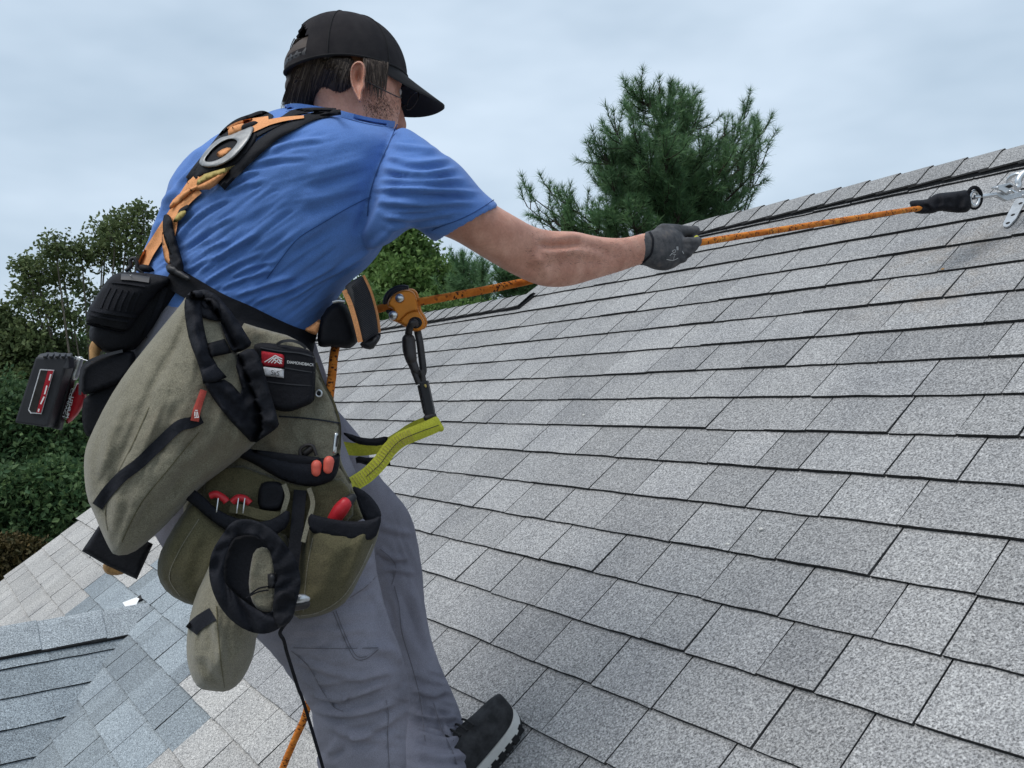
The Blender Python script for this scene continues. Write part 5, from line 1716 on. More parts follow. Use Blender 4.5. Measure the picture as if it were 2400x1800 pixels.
pl_ = pillow('lower_pouch', LL(P_, [(680, 590), (760, 680), (860, 760), (1000, 790), (1150, 745), (1185, 900), (1190, 1150), (1000, 1190), (800, 1170), (650, 1148), (540, 1090), (485, 1010), (485, 900), (550, 770), (630, 650)]), 1.488, .02, 'olive_dark', tb, edge=12, bulge=.032, fold=[(LL(P_, [(640, 700), (560, 850), (540, 1000)]), 14, .007), (LL(P_, [(760, 760), (700, 900), (660, 1080)]), 16, -.006)], noise_amp=.002)
pillow('pouch_rim', LL(P_, [(600, 500), (672, 545), (720, 580), (780, 640), (870, 690), (1000, 718), (1090, 700), (1172, 640), (1168, 735), (1090, 790), (1000, 808), (880, 785), (770, 715), (668, 625), (590, 570)]), 1.452, .0025, 'nylon_navy', pl_, edge=2, bulge=.0015, bulge_r=40)
pr_ = pillow('lower_pouch', LL(P_, [(1268, 690), (1400, 715), (1520, 725), (1640, 690), (1632, 780), (1600, 870), (1555, 960), (1475, 1120), (1400, 1175), (1310, 1208), (1190, 1222), (1175, 1100), (1210, 900), (1255, 770)]), 1.488, .022, 'olive_dark', tb, edge=12, bulge=.032, fold=[(LL(P_, [(1560, 760), (1520, 900), (1440, 1090)]), 13, .007), (LL(P_, [(1330, 790), (1300, 950), (1280, 1150)]), 16, -.004)], noise_amp=.002)
pillow('pouch_rim', LL(P_, [(1268, 668), (1320, 685), (1400, 702), (1500, 715), (1590, 706), (1645, 680), (1642, 730), (1612, 806), (1540, 812), (1450, 805), (1360, 790), (1262, 765)]), 1.448, .0025, 'nylon_navy', pr_, edge=2, bulge=.0015, bulge_r=40)
pillow('pouch_rim', LL(P_, [(1490, 525), (1545, 545), (1600, 590), (1640, 650), (1648, 695), (1600, 712), (1550, 708), (1520, 640), (1495, 590)]), 1.53, .006, 'nylon_navy', pr_, edge=5)
pillow('pouch_inside', LL(P_, [(1300, 560), (1430, 480), (1500, 540), (1530, 640), (1560, 715), (1400, 712), (1290, 690)]), 1.505, .006, 'olive_dark', pr_, edge=6, noise_amp=.006)
ribbon_px('divider_strap', [(*P_(*p), d) for p, d in (((1225, 550), 1.474), ((1215, 660), 1.462), ((1205, 780), 1.452), ((1190, 900), 1.442), ((1180, 1000), 1.44))], 30, 'nylon_black', tb, thick=.006)
ribbon_px('divider_strap', [(*P_(*p), d) for p, d in (((1270, 540), 1.468), ((1290, 620), 1.46), ((1265, 720), 1.448), ((1240, 820), 1.44))], 11, 'olive_canvas', tb, thick=.004)
pillow('tool_sleeve', LL(P_, [(1010, 520), (1060, 500), (1130, 510), (1160, 560), (1140, 650), (1060, 670), (1000, 640)]), 1.48, .02, 'nylon_black', tb, edge=10)
ribbon_px('tool_loop', [(*P_(*p), d) for p, d in (((860, 640), 1.465), ((940, 655), 1.458), ((1030, 680), 1.456), ((1130, 690), 1.46))], 24, 'olive_dark', tb, thick=.004)
ribbon_px('tool_loop', [(*P_(*p), d) for p, d in (((1140, 520), 1.465), ((1158, 580), 1.458), ((1140, 650), 1.456), ((1130, 690), 1.46))], 12, 'olive_canvas', tb, thick=.004)
for pch, pths in ((pl_, ([(700, 700), (600, 860), (545, 1000), (600, 1100)], [(1165, 800), (1180, 1000)])), (pr_, ([(1600, 830), (1530, 980), (1440, 1110), (1320, 1185), (1200, 1205)], [(1290, 800), (1260, 960), (1240, 1180)]))):
    for pth in pths:
        ribbon_px('seam', LL(P_, pth), 2.0, 'olive_canvas', pch, [bvh(pch.data)], lift=.001, thick=.001, across=2)
# tools carried in the pockets
for (nm, lab, pts, r, mt) in [('marker', 'left of two coral-tipped markers in the navy pocket band', [(1078, 1440), (1080, 1392)], [.0075, .0085], 'tool_coral'),
                              ('marker', 'right of two coral-tipped markers in the navy pocket band', [(1165, 1420), (1172, 1362)], [.0075, .0085], 'tool_coral')]:
    t = thing(nm, lab, 'marker')
    capsule('cap', [at(*M_(*p), 1.4615) for p in pts], r, mt, t)
    capsule('barrel', [at(*M_(*pts[0]), 1.476), at(M_(*pts[0])[0] - 4, M_(*pts[0])[1] + 14, 1.478)], .004, 'tool_coral', t)
t = thing('pencil', 'slim silver pencil clipped at the right edge of the apron', 'pencil')
capsule('shaft', [at(*M_(1225, 1165), 1.475), at(*M_(1212, 1290), 1.472)], .0035, 'steel', t)
capsule('clip', [at(*M_(1236, 1175), 1.468), at(*M_(1228, 1250), 1.467)], .0012, 'dark_metal', t)
t = thing('snips', 'dark worn snips sticking out above the navy pocket band', 'snips')
tube('handle', [v3(at(*M_(*p), 1.478)) for p in ((965, 1330), (960, 1280), (1000, 1245), (1050, 1250), (1080, 1320))], .003, 'dark_metal', t, n=8)
capsule('blade', [at(*M_(1000, 1300), 1.482), at(*M_(1045, 1262), 1.482)], .006, 'dark_metal', t)
t = thing('screwdriver', 'red-handled screwdriver standing in the right lower pouch', 'screwdriver')
capsule('handle', [at(*P_(1400, 700), 1.475), at(*P_(1432, 655), 1.47), at(*P_(1458, 622), 1.468)], [.011, .0125, .011], 'tool_red', t)
capsule('grip', [at(*P_(1470, 612), 1.472), at(*P_(1495, 590), 1.475)], [.0105, .007], 'plastic_black', t)
t = thing('pliers', 'red-handled pliers tucked in the left lower pouch', 'pliers')
for pp in ([(760, 580), (790, 572), (830, 595), (845, 612)], [(875, 612), (900, 592), (935, 595), (965, 620)]):
    tube('handle', [v3(at(*P_(*p), 1.462)) for p in pp], .006, 'tool_red', t, n=10)
for x in (800, 905, 938):
    tube('wire', [v3(at(*P_(x, 592), 1.454)), v3(at(*P_(x - 6, 640), 1.45)), v3(at(*P_(x - 10, 670), 1.45))], .0011, 'steel', t, n=6, sub=2)

# ---- black pouch with the labels
bp = thing('label_pouch', 'small black zipped pouch with a red mountain logo above the apron', 'pouch')
pb = pillow('pouch_body', LL(M_, [(600, 500), (690, 478), (850, 500), (1000, 525), (1072, 570), (1075, 690), (1068, 860), (1062, 925), (960, 975), (870, 1003), (780, 990), (730, 955), (690, 820), (640, 640)]), 1.50, .036, 'nylon_black', bp, edge=10, grid=6)
TPB = bvh(pb.data)
ribbon_px('carry_handle', [(*M_(*p), d) for p, d in (((785, 500), 1.468), ((830, 474), 1.46), ((900, 470), 1.457), ((960, 490), 1.46), ((1005, 525), 1.468))], 7, 'plastic_grey', bp, thick=.006)
ribbon_px('zip', LL(M_, [(665, 520), (800, 545), (950, 560), (1066, 590)]), 3, 'plastic_grey', bp, [TPB], lift=.002, thick=.002, across=2)
ribbon_px('seam', LL(M_, [(700, 770), (860, 790), (1066, 805)]), 2.5, 'plastic_grey', bp, [TPB], lift=.001, thick=.002, across=2)
ribbon_px('seam', LL(M_, [(845, 670), (960, 690), (1070, 705)]), 2.5, 'plastic_grey', bp, [TPB], lift=.001, thick=.002, across=2)
DPB = dfun([TPB], .0015, 1.464)
rl = pillow('red_label', LL(M_, [(672, 545), (842, 572), (838, 668), (674, 655)]), DPB, .0012, 'red_label', bp, edge=2, round_=0, grid=5)
wl = pillow('white_label', LL(M_, [(676, 660), (840, 680), (838, 746), (680, 728)]), DPB, .0012, 'white_label', bp, edge=2, round_=0, grid=5)
DF1 = lambda x, y: 1.4605
def strokes(lines, wd, parent, dep, mat='white_print'):
    V, F = [], []
    for (a, b) in lines:
        dx, dy = b[0] - a[0], b[1] - a[1]
        Ln = math.hypot(dx, dy); nx, ny = -dy / Ln * wd / 2, dx / Ln * wd / 2
        k = len(V)
        for (x, y) in ((a[0] + nx, a[1] + ny), (b[0] + nx, b[1] + ny), (b[0] - nx, b[1] - ny), (a[0] - nx, a[1] - ny)):
            V.append(at(x, y, dep))
        F.append([k, k + 1, k + 2, k + 3])
    return link('logo', mesh('logo', V, F), parent, mat)
mts = [[(695, 628), (775, 578)], [(775, 578), (826, 605)], [(722, 632), (758, 598)], [(745, 634), (778, 600)], [(768, 637), (800, 606)], [(758, 598), (800, 600)], [(775, 590), (826, 622)], [(790, 592), (822, 640)], [(760, 605), (812, 640)]]
lowd = min((hits([bvh(rl.data)], *M_(x, y))[0] - CAM).dot(FWD) for x, y in ((760, 610), (700, 630), (820, 640)) if hits([bvh(rl.data)], *M_(x, y)))
strokes([(M_(*a), M_(*b)) for a, b in mts], 2.2, rl, lowd - .0012)
TWL = [bvh(wl.data)]
text_px('lettering', 'SxS', *M_(742, 722), *M_(803, 729), 11.5, 1.46, 'plastic_black', wl, lift=.0010, tree=TWL)
text_px('lettering', 'TM', *M_(806, 695), *M_(826, 697), 2.4, 1.46, 'plastic_black', wl, lift=.0010, tree=TWL)
text_px('lettering', 'DIAMONDBACK', *M_(862, 636), *M_(1062, 660), 6.6, 1.46, 'white_print', bp, lift=.0022, tree=[TPB])

# ---- waist pack at the back of the belt
wp = thing('waist_pack', 'black nylon waist pack with stitched flap at the small of the back', 'pouch')
body_p = pillow('pack_body', LL(L_, [(790, 560), (1000, 250), (1300, 180), (1560, 170), (1650, 240), (1600, 330), (1480, 430), (1250, 740), (1130, 830), (950, 860), (800, 770), (760, 690)]), 1.605, .03, 'nylon_black', wp, edge=16, bulge=.02)
flap = pillow('flap', LL(L_, [(1000, 150), (1100, 135), (1300, 150), (1500, 185), (1450, 250), (1350, 340), (1260, 460), (1180, 560), (1100, 672), (960, 645), (735, 590), (755, 470), (810, 380), (880, 270), (940, 190)]), 1.565, .016, 'nylon_black', wp, edge=9, bulge=.018, round_=1)
TFL = [bvh(flap.data)]
for pth, wd in (([(765, 455), (950, 490), (1185, 525)], 8), ([(775, 505), (950, 545), (1115, 570)], 4), ([(960, 225), (1110, 240), (1255, 265)], 3), ([(745, 585), (950, 635), (1090, 662)], 6)):
    ribbon_px('stitched_band', LL(L_, pth), wd, 'nylon_navy', flap, TFL, lift=.004, thick=.005, across=3)
for x in range(6):
    ribbon_px('flap_pleat', LL(L_, [(950 + x * 52, 270 + x * 8), (900 + x * 52, 370 + x * 9), (868 + x * 54, 450 + x * 10)]), 4, 'nylon_navy', flap, TFL, lift=.002, thick=.003, across=3)
lb = ribbon_px('label', LL(L_, [(1045, 178), (1150, 185), (1290, 205)]), 14, 'plastic_grey', flap, TFL, lift=.004, thick=.003, across=3)
text_px('logo_mark', 'V', *L_(1108, 170), *L_(1142, 172), 5, 1.53, 'white_print', lb, lift=.0012, tree=[bvh(lb.data)])
for k_ in range(5):
    capsule('logo_mark', [at(*L_(1160 + k_ * 18, 176 + k_ * 2), (hits([bvh(lb.data)], *L_(1160 + k_ * 18, 178 + k_ * 2)) or [at(*L_(1160, 180), 1.53)])[0].y if False else 1.5285), at(*L_(1170 + k_ * 18, 177 + k_ * 2), 1.5285)], .0006, 'zinc', lb, 6) if False else None
ribbon_px('gusset_strap', LL(L_, [(1430, 270), (1380, 420), (1320, 560), (1250, 700)]), 12, 'nylon_navy', wp, [bvh(body_p.data)], lift=.003)
tube('top_hook', [v3(at(*L_(*p), 1.60)) for p in ((1085, 130), (1130, 90), (1125, 40), (1160, 20), (1185, 60), (1190, 110), (1240, 140))], .0035, 'plastic_black', wp, n=8)
pillow('top_tab', LL(L_, [(1180, 80), (1260, 70), (1320, 100), (1340, 140), (1200, 140)]), 1.60, .01, 'nylon_black', wp, edge=6)

# ---- big olive bag
bag = thing('large_canvas_bag', 'large olive canvas nut bag with black rim hanging open at the hip', 'bag')
bodyb = pillow('bag_body', [(440, 690), (420, 718), (395, 748), (339, 817), (296, 871), (252, 939), (209, 1026), (198, 1060), (196, 1103), (203, 1167), (222, 1207), (236, 1243), (254, 1282), (268, 1303), (308, 1299), (349, 1268), (403, 1216), (466, 1144), (534, 1094), (595, 1046), (622, 1000), (590, 900), (540, 780), (490, 700)], 1.475, .035, 'olive_canvas', bag, edge=22, bulge=.058, grid=6,
                fold=[(LL(P_, [(330, 60), (240, 260), (190, 520)]), 13, .006), (LL(P_, [(470, 40), (380, 260), (290, 420)]), 15, -.004), (LL(P_, [(300, 560), (260, 700), (270, 840)]), 16, .007), (LL(P_, [(560, 60), (500, 200), (430, 320)]), 16, .005), (LL(P_, [(640, 320), (520, 480), (400, 650)]), 20, .006), (LL(P_, [(800, 330), (640, 480), (480, 640)]), 14, -.006), (LL(P_, [(190, 640), (215, 760), (260, 870)]), 7, .004)], noise_amp=.0025, ripple=[(1.95, 260, 38, .011, [(440, 690), (190, 1060), (196, 1200), (268, 1303), (600, 1046), (560, 850)])])
TBG = [bvh(bodyb.data)]
dep_at = lambda f, x, y, lift: ((hits(TBG, *f(x, y)) or [at(*f(x, y), 1.45)])[0] - CAM).dot(FWD) - lift
stripe = ribbon_px('webbing_stripe', LL(P_, [(712, 175), (660, 200), (590, 222), (470, 335), (385, 415), (300, 480), (225, 560), (172, 635)]), 27, 'nylon_navy', bag, TBG, lift=.003, thick=.003)
tg = ribbon_px('woven_tag', LL(M_, [(245, 835), (212, 930), (190, 1000), (178, 1065)]), 20, 'coral_label', bag, TBG, lift=.0065, thick=.003, taper=(.8, 1.0))
tgd = dep_at(M_, 195, 1000, .0085)
strokes([(M_(*a), M_(*b)) for a, b in [((180, 985), (200, 985)), ((178, 995), (178, 1030)), ((188, 995), (190, 1040)), ((198, 995), (205, 1040)), ((175, 1040), (210, 1035))]], 1.8, tg, tgd - .003)
for pth in ([(440, 120), (360, 300), (270, 480), (215, 640), (225, 760)], [(700, 250), (560, 420), (400, 620), (300, 820)]):
    ribbon_px('seam', LL(P_, pth), 2.0, 'olive_dark', bag, TBG, lift=.0012, thick=.0012, across=2)
cz = min(dep_at(M_, 300, 700, 0), dep_at(M_, 250, 400, 0))
pillow('mouth_shadow', LL(M_, [(190, 180), (300, 140), (370, 200), (400, 330), (300, 320), (220, 290)]), dfun(TBG, .006, cz), .004, 'nylon_black', bag, edge=8)  # black sheet standing in for the shade inside the open mouth
lipw = dict(edge=5, noise_amp=.007)
pillow('rim', LL(M_, [(98, 190), (125, 115), (200, 90), (245, 110), (225, 200), (235, 310), (270, 480), (330, 640), (418, 745), (330, 768), (240, 772), (205, 640), (140, 480), (108, 320)]), dfun(TBG, .010, cz), .006, 'nylon_navy', bag, fold=[(LL(M_, [(150, 160), (170, 330), (210, 520), (280, 720)]), 6, .006)], **lipw)
pillow('rim', LL(M_, [(195, 95), (260, 88), (345, 130), (430, 230), (505, 330), (565, 430), (608, 498), (535, 545), (462, 565), (405, 450), (368, 320), (320, 240), (230, 235)]), dfun(TBG, .010, cz), .006, 'nylon_navy', bag, fold=[(LL(M_, [(300, 130), (420, 290), (520, 490)]), 7, .006)], **lipw)
pillow('mouth_band', LL(M_, [(268, 490), (400, 455), (455, 560), (300, 592)]), dfun(TBG, .014, cz), .004, 'nylon_black', bag, edge=3, round_=0)
pillow('mouth_band', LL(M_, [(225, 690), (330, 640), (418, 740), (330, 775), (240, 790)]), dfun(TBG, .020, cz), .004, 'nylon_navy', bag, edge=3, round_=0)
pillow('rim', LL(M_, [(238, 765), (330, 765), (420, 752), (549, 900), (462, 585), (600, 512), (662, 580), (722, 800), (806, 1080), (792, 1112), (700, 1180), (612, 1237), (540, 1165), (420, 1040), (300, 880)]), dfun(TBG, .008, cz), .007, 'nylon_navy', bag, fold=[(LL(M_, [(480, 640), (590, 850), (680, 1080)]), 9, .007), (LL(M_, [(330, 840), (480, 980), (620, 1120)]), 10, -.006), (LL(M_, [(640, 1000), (700, 1060), (780, 1070)]), 7, .006)], **lipw)

# ---- things behind the big bag
fl = thing('leather_flap', 'black holster flap poking out under the large olive bag', 'holster')
pillow('flap', LL(P_, [(190, 720), (92, 866), (215, 938), (378, 1014), (462, 830), (360, 780), (260, 760)]), 1.56, .012, 'nylon_black', fl, edge=6, round_=0)
t = thing('leather_scabbard', 'brown leather scabbard tip below the black holster flap', 'scabbard')
pillow('tip', LL(P_, [(200, 930), (204, 968), (232, 992), (290, 992), (330, 975), (300, 940), (240, 925)]), 1.575, .012, 'tan_leather', t, edge=7, back=1)
hol = thing('tool_holster', 'black fabric holster with a grey clip behind the battery', 'holster')
pillow('holster_body', LL(L_, [(780, 905), (900, 850), (1080, 815), (1180, 830), (1150, 1000), (1050, 1100), (800, 1190), (700, 1200), (690, 1050), (720, 950)]), 1.59, .018, 'nylon_black', hol, edge=10)
pillow('holster_skirt', LL(L_, [(730, 1190), (1080, 1050), (1120, 1200), (950, 1420), (800, 1560), (735, 1560), (700, 1380)]), 1.60, .012, 'nylon_black', hol, edge=8)
ribbon_px('clip', [(*L_(*p), 1.566) for p in ((1060, 820), (900, 860), (780, 905), (715, 960), (695, 1060), (690, 1200))], 7, 'plastic_grey', hol, thick=.005)
t = thing('hammer', 'wooden hammer handle end between waist pack and holster', 'hammer')
capsule('handle', [at(*L_(842, 740), 1.60), at(*L_(822, 800), 1.595), at(*L_(812, 905), 1.59)], [.008, .0095, .007], 'tan_leather', t)
capsule('handle_butt', [at(*L_(885, 745), 1.605), at(*L_(855, 800), 1.60)], [.005, .006], 'tan_leather', t)

# ---- cordless drill hanging behind, battery foremost
dl = thing('cordless_drill', 'cordless drill hanging battery-up behind the hip, red label on its battery', 'drill')
qf = [L_(305, 872), L_(592, 872), L_(412, 1482), L_(122, 1440)]
pv = at(*L_(690, 892), 1.70) - at(*qf[1], 1.625)
bat = box_px('battery', [(*qf[0], 1.625), (*qf[1], 1.625), (*qf[2], 1.64), (*qf[3], 1.64)], 1.63, pv.length, 'plastic_grey', dl, bev=.004, push=pv.normalized())
top = box_px('battery_top', [(*L_(318, 868), 1.632), (*L_(345, 842), 1.64), (*L_(410, 830), 1.65), (*L_(600, 838), 1.655), (*L_(640, 872), 1.64), (*L_(592, 880), 1.626)], 1.63, .02, 'plastic_grey', bat, bev=.002, push=Vector((0, 0, -1)))
for k_ in range(5):
    x = 372 + k_ * 52
    box_px('vent_slot', [(*L_(x, 866), 1.622), (*L_(x + 26, 866), 1.622), (*L_(x + 46, 838), 1.64), (*L_(x + 24, 838), 1.64)], 1.62, .004, 'plastic_black', bat, bev=0)
lbq = box_px('battery_label', [(*L_(345, 977), 1.6235), (*L_(468, 985), 1.6235), (*L_(357, 1366), 1.633), (*L_(262, 1360), 1.633), (*L_(243, 1330), 1.633)], 1.62, .001, 'white_label', bat, bev=0)
box_px('label_print', [(*L_(352, 986), 1.6225), (*L_(412, 990), 1.6225), (*L_(312, 1352), 1.632), (*L_(268, 1350), 1.632), (*L_(252, 1326), 1.632)], 1.62, .0008, 'dark_metal', lbq, bev=0)
rdl = box_px('label_red', [(*L_(414, 990), 1.6225), (*L_(460, 993), 1.6225), (*L_(352, 1357), 1.632), (*L_(314, 1352), 1.632)], 1.62, .0008, 'red_label', lbq, bev=0)
for (a, b) in (((440, 1020), (425, 1075)), ((405, 1120), (385, 1195)), ((382, 1215), (350, 1280)), ((338, 1320), (330, 1345))):
    strokes([(L_(*a), L_(*b))], 3.2, rdl, 1.6205 + (a[1] - 1000) * .000022)
for k_ in range(6):
    strokes([(L_(342 - k_ * 1 + 8 * k_, 1010 + 0), (L_(250 + 8 * k_, 1330)))], .55, rdl, 1.6300) if False else None
text_px('lettering', 'LITHIUM', *L_(612, 1215), *L_(566, 1395), 7, 1.655, 'white_print', bat, lift=0)
text_px('lettering', 'COMPACT', *L_(618, 1140), *L_(535, 1400), 5, 1.655, 'zinc', bat, lift=0)
box_px('drill_foot', [(*L_(655, 900), 1.68), (*L_(705, 885), 1.70), (*L_(540, 1510), 1.70), (*L_(505, 1500), 1.68)], 1.69, .05, 'plastic_black', dl, bev=.003)
capsule('belt_hook', [at(*L_(692, 895), 1.655), at(*L_(668, 970), 1.655), at(*L_(645, 1045), 1.655)], .006, 'zinc', dl)
pillow('drill_body', LL(L_, [(640, 1110), (720, 1080), (760, 1200), (700, 1340), (600, 1450), (560, 1440)]), 1.70, .02, 'drill_red', dl, edge=10, back=1) if 'drill_red' in M else pillow('drill_body', LL(L_, [(640, 1110), (720, 1080), (760, 1200), (700, 1340), (600, 1450), (560, 1440)]), 1.70, .02, 'tool_red', dl, edge=10, back=1)
tube('wire_loop', [v3(at(*L_(*p), 1.62)) for p in ((650, 868), (690, 885), (740, 900), (770, 912))], .0012, 'steel', dl, n=6)

# ---- small bag in front
sb = thing('small_canvas_bag', 'small olive canvas bag with a wide black open mouth hanging lowest', 'bag')
bb = pillow('bag_body', LL(P_, [(770, 900), (735, 985), (680, 1100), (645, 1240), (634, 1340), (638, 1440), (660, 1520), (700, 1582), (770, 1592), (842, 1598), (905, 1560), (950, 1490), (985, 1410), (1000, 1290), (1060, 1260), (1100, 1100), (1050, 900), (900, 820)]), 1.43, .03, 'olive_canvas', sb, edge=26, bulge=.055, grid=6,
            fold=[(LL(P_, [(780, 1180), (805, 1350), (825, 1480)]), 10, .009), (LL(P_, [(690, 1420), (760, 1500), (840, 1590)]), 12, -.007), (LL(P_, [(960, 1380), (900, 1480), (850, 1580)]), 12, -.007), (LL(P_, [(700, 1130), (670, 1300), (690, 1480)]), 12, .005)], noise_amp=.002, ripple=[(1.65, 130, 20, .006, [(490, 1330), (437, 1500), (470, 1620), (560, 1615), (610, 1480), (560, 1350)])])
TSB = [bvh(bb.data)]
ribbon_px('webbing_stripe', LL(P_, [(772, 1192), (710, 1230), (676, 1260), (660, 1280)]), 33, 'nylon_navy', sb, TSB, lift=.003, thick=.003)
ribbon_px('seam', LL(P_, [(790, 1150), (800, 1300), (815, 1450), (835, 1590)]), 2.0, 'olive_dark', sb, TSB, lift=.0012, thick=.0012, across=2)
oring = LL(P_, [(880, 700), (990, 700), (1090, 760), (1150, 830), (1200, 900), (1225, 980), (1228, 1050), (1208, 1130), (1180, 1210), (1100, 1285), (1000, 1302), (880, 1245), (790, 1135), (748, 1000), (758, 880), (820, 780)])
iring = LL(P_, [(895, 790), (980, 778), (1040, 812), (1072, 880), (1088, 950), (1092, 1030), (1090, 1100), (1084, 1178), (1045, 1192), (985, 1160), (905, 1105), (842, 1045), (826, 1000), (830, 920), (852, 850), (872, 812)])
ringsheet('rim', oring, iring, 1.318, .008, 'nylon_navy', sb, rise=.002)
pillow('mouth_inside', iring, 1.333, .002, 'nylon_black', sb, edge=4)  # flat black panel in place of the shaded recess within the mouth
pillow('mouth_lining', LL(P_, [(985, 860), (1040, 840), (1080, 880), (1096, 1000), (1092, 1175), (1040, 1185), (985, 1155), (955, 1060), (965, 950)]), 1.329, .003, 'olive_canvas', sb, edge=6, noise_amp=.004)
pillow('mouth_clip', LL(P_, [(1055, 985), (1098, 978), (1100, 1060), (1058, 1062)]), 1.318, .006, 'plastic_black', sb, edge=3, round_=0)
for pth in ([(960, 1095), (1010, 1060), (1060, 1050)], [(945, 1110), (1000, 1080), (1060, 1068)]):
    tube('draw_cord', [v3(at(*P_(*p), 1.322)) for p in pth], .0012, 'nylon_black', sb, n=6)
pillow('rim_fold', LL(P_, [(1090, 1075), (1190, 1065), (1200, 1130), (1195, 1200), (1160, 1250), (1100, 1270), (1080, 1180)]), 1.312, .008, 'nylon_black', sb, edge=6, noise_amp=.012)
cordm = tube('hanging_cord', [v3(at(*P_(*p), d)) for p, d in (((1150, 1240), 1.345), ((1120, 1290), 1.36), ((1140, 1330), 1.38), ((1155, 1390), 1.40), ((1180, 1470), 1.43), ((1215, 1580), 1.46), ((1245, 1659), 1.48))] + [v3(at(757, 1800, 1.50)), v3(at(790, 1930, 1.53))], .0028, 'nylon_black', sb, n=8)
t = thing('wrench', 'grey steel wrench end jutting from the rim of the small bag', 'wrench')
capsule('shank', [at(*P_(1190, 1118), 1.335), at(*P_(1235, 1112), 1.335), at(*P_(1262, 1114), 1.337)], [.006, .0065, .004], 'zinc', t)
capsule('socket', [at(*P_(1200, 1150), 1.34), at(*P_(1250, 1140), 1.345)], .0075, 'dark_metal', t)

# ------------------------------------------------------------------ rope, rope grab, anchor
q = Mat('rope_orange', 0.85, 0.2)
uvv = q.co('UV', (1, 1, 1))
w1 = q.n('ShaderNodeTexWave', bands_direction='DIAGONAL'); w1.inputs['Scale'].default_value = 1.0
mpp = q.co('UV', (60, 5.0, 1)); q.l(mpp, w1.inputs['Vector']); w1.inputs['Distortion'].default_value = 1.2
vor = q.n('ShaderNodeTexVoronoi'); vor.inputs['Scale'].default_value = 1.0
q.l(q.co('UV', (190, 6, 1)), vor.inputs['Vector'])
big = q.noise(1.0, 3, .6, q.co('UV', (22, 1.5, 1)))
fleck = q.math('MULTIPLY', q.ramp(vor.outputs['Distance'], (.36, (1, 1, 1)), (.48, (0, 0, 0))), q.ramp(q.noise(1.0, 2, .5, q.co('UV', (34, 1.5, 1))), (.46, (0, 0, 0)), (.54, (1, 1, 1))))
base = q.ramp(big, (.3, (.40, .10, .016)), (.55, (.62, .20, .03)), (.75, (.72, .34, .07)))
q.color(q.mix(fleck, base, (.075, .025, .014)))
q.bump(vor.outputs['Distance'], .6, .002)
M['rope_orange'] = q.m
rope = thing('lifeline_rope', 'orange lifeline rope flecked with black stretched from belt to anchor', 'rope')
tube('rope', [v3(at(*p)) for p in ((880, 726, 1.715), (905, 720, 1.70), (950, 712, 1.70), (1010, 703, 1.705), (1130, 681, 1.75), (1250, 656, 1.80), (1400, 622, 1.88), (1530, 594, 1.955), (1600, 576, 1.995), (1650, 567, 2.02), (1800, 543, 2.16), (1980, 515, 2.36), (2150, 489, 2.58), (2170, 486, 2.61))], .0075, 'rope_orange', rope, n=14, sub=5)
tube('rope_tail', [v3(at(*p)) for p in ((880, 726, 1.715), (866, 745, 1.715), (850, 770, 1.71), (820, 790, 1.70), (793, 800, 1.68), (783, 830, 1.66), (778, 880, 1.65), (772, 930, 1.64), (765, 1020, 1.66), (755, 1160, 1.74), (745, 1340, 1.86), (735, 1560, 1.98), (718, 1668, 2.04), (690, 1735, 2.07), (662, 1802, 2.10), (640, 1870, 2.14), (600, 1960, 2.16))], .0080, 'rope_orange', rope, n=14, sub=5)
sleeve = pillow('eye_sleeve', LL(Q_, [(478, 905), (540, 885), (720, 878), (790, 830), (870, 788), (1000, 775), (1150, 760), (1280, 735), (1335, 790), (1355, 960), (1300, 1050), (1180, 1062), (1050, 1052), (900, 1030), (830, 1062), (740, 1072), (640, 1076), (545, 1060), (500, 980)]), 2.60, .022, 'nylon_black', rope, edge=14, back=1.0, grid=4, noise_amp=.01, fold=[(LL(Q_, [(700, 900), (800, 980), (840, 1050)]), 4, .006), (LL(Q_, [(930, 790), (960, 900), (930, 1020)]), 5, .007), (LL(Q_, [(1150, 780), (1180, 900), (1150, 1040)]), 6, -.005)])
tube('thimble', [v3(at(*Q_(1385 + 95 * math.cos(a), 850 + 145 * math.sin(a)), 2.60 + .01 * math.sin(a))) for a in [k * math.pi / 9 for k in range(18)]], .0055, 'nylon_black', rope, n=10, sub=1, closed=True)
tube('thimble_liner', [v3(at(*Q_(1385 + 62 * math.cos(a), 860 + 105 * math.sin(a)), 2.60)) for a in [k * math.pi / 9 for k in range(18)]], .005, 'steel', rope, n=10, sub=1, closed=True)
# tag held under the thumb
t = thing('yellow_tag', 'scrap of yellow tape pinched between thumb and rope', 'tape')
pillow('tape', LL(G_, [(1320, 725), (1400, 650), (1440, 670), (1490, 745), (1440, 790), (1390, 770)]), 1.985, .004, 'yellow_web', t, edge=3, round_=0, grid=3, back=1)

rg = thing('rope_grab', 'orange metal rope grab clamped on the rope before the belly', 'rope grab')
plate = LL(M_, [(1690, 100), (1760, 88), (1800, 105), (1822, 150), (1832, 210), (1838, 255), (1872, 300), (1885, 345), (1872, 385), (1835, 402), (1790, 400), (1740, 370), (1690, 340), (1640, 320), (1612, 290), (1650, 255), (1640, 230), (1606, 222), (1606, 180), (1630, 140)])
ppl = pillow('front_plate', plate, 1.68, .006, 'orange_metal', rg, edge=5, grid=3.5, back=.3, round_=1)
pillow('rear_plate', [(x + 6, y - 3) for x, y in plate], 1.725, .006, 'orange_metal', rg, edge=5, grid=5)
ribbon_px('plate_rib', [(*M_(*p), 1.6725) for p in ((1690, 330), (1740, 275), (1790, 250), (1835, 245))], 4, 'orange_metal', rg, thick=.004, across=3, arch=.004)
for x, y, r in ((1697, 155, .0085), (1650, 280, .0085)):
    vv, ff = ellipsoid(at(*M_(x, y), 1.672), (RIGHT * r, UP * r, FWD * .005), 16, 8)
    link('rivet', mesh('rivet', vv, ff, True), rg, 'steel')
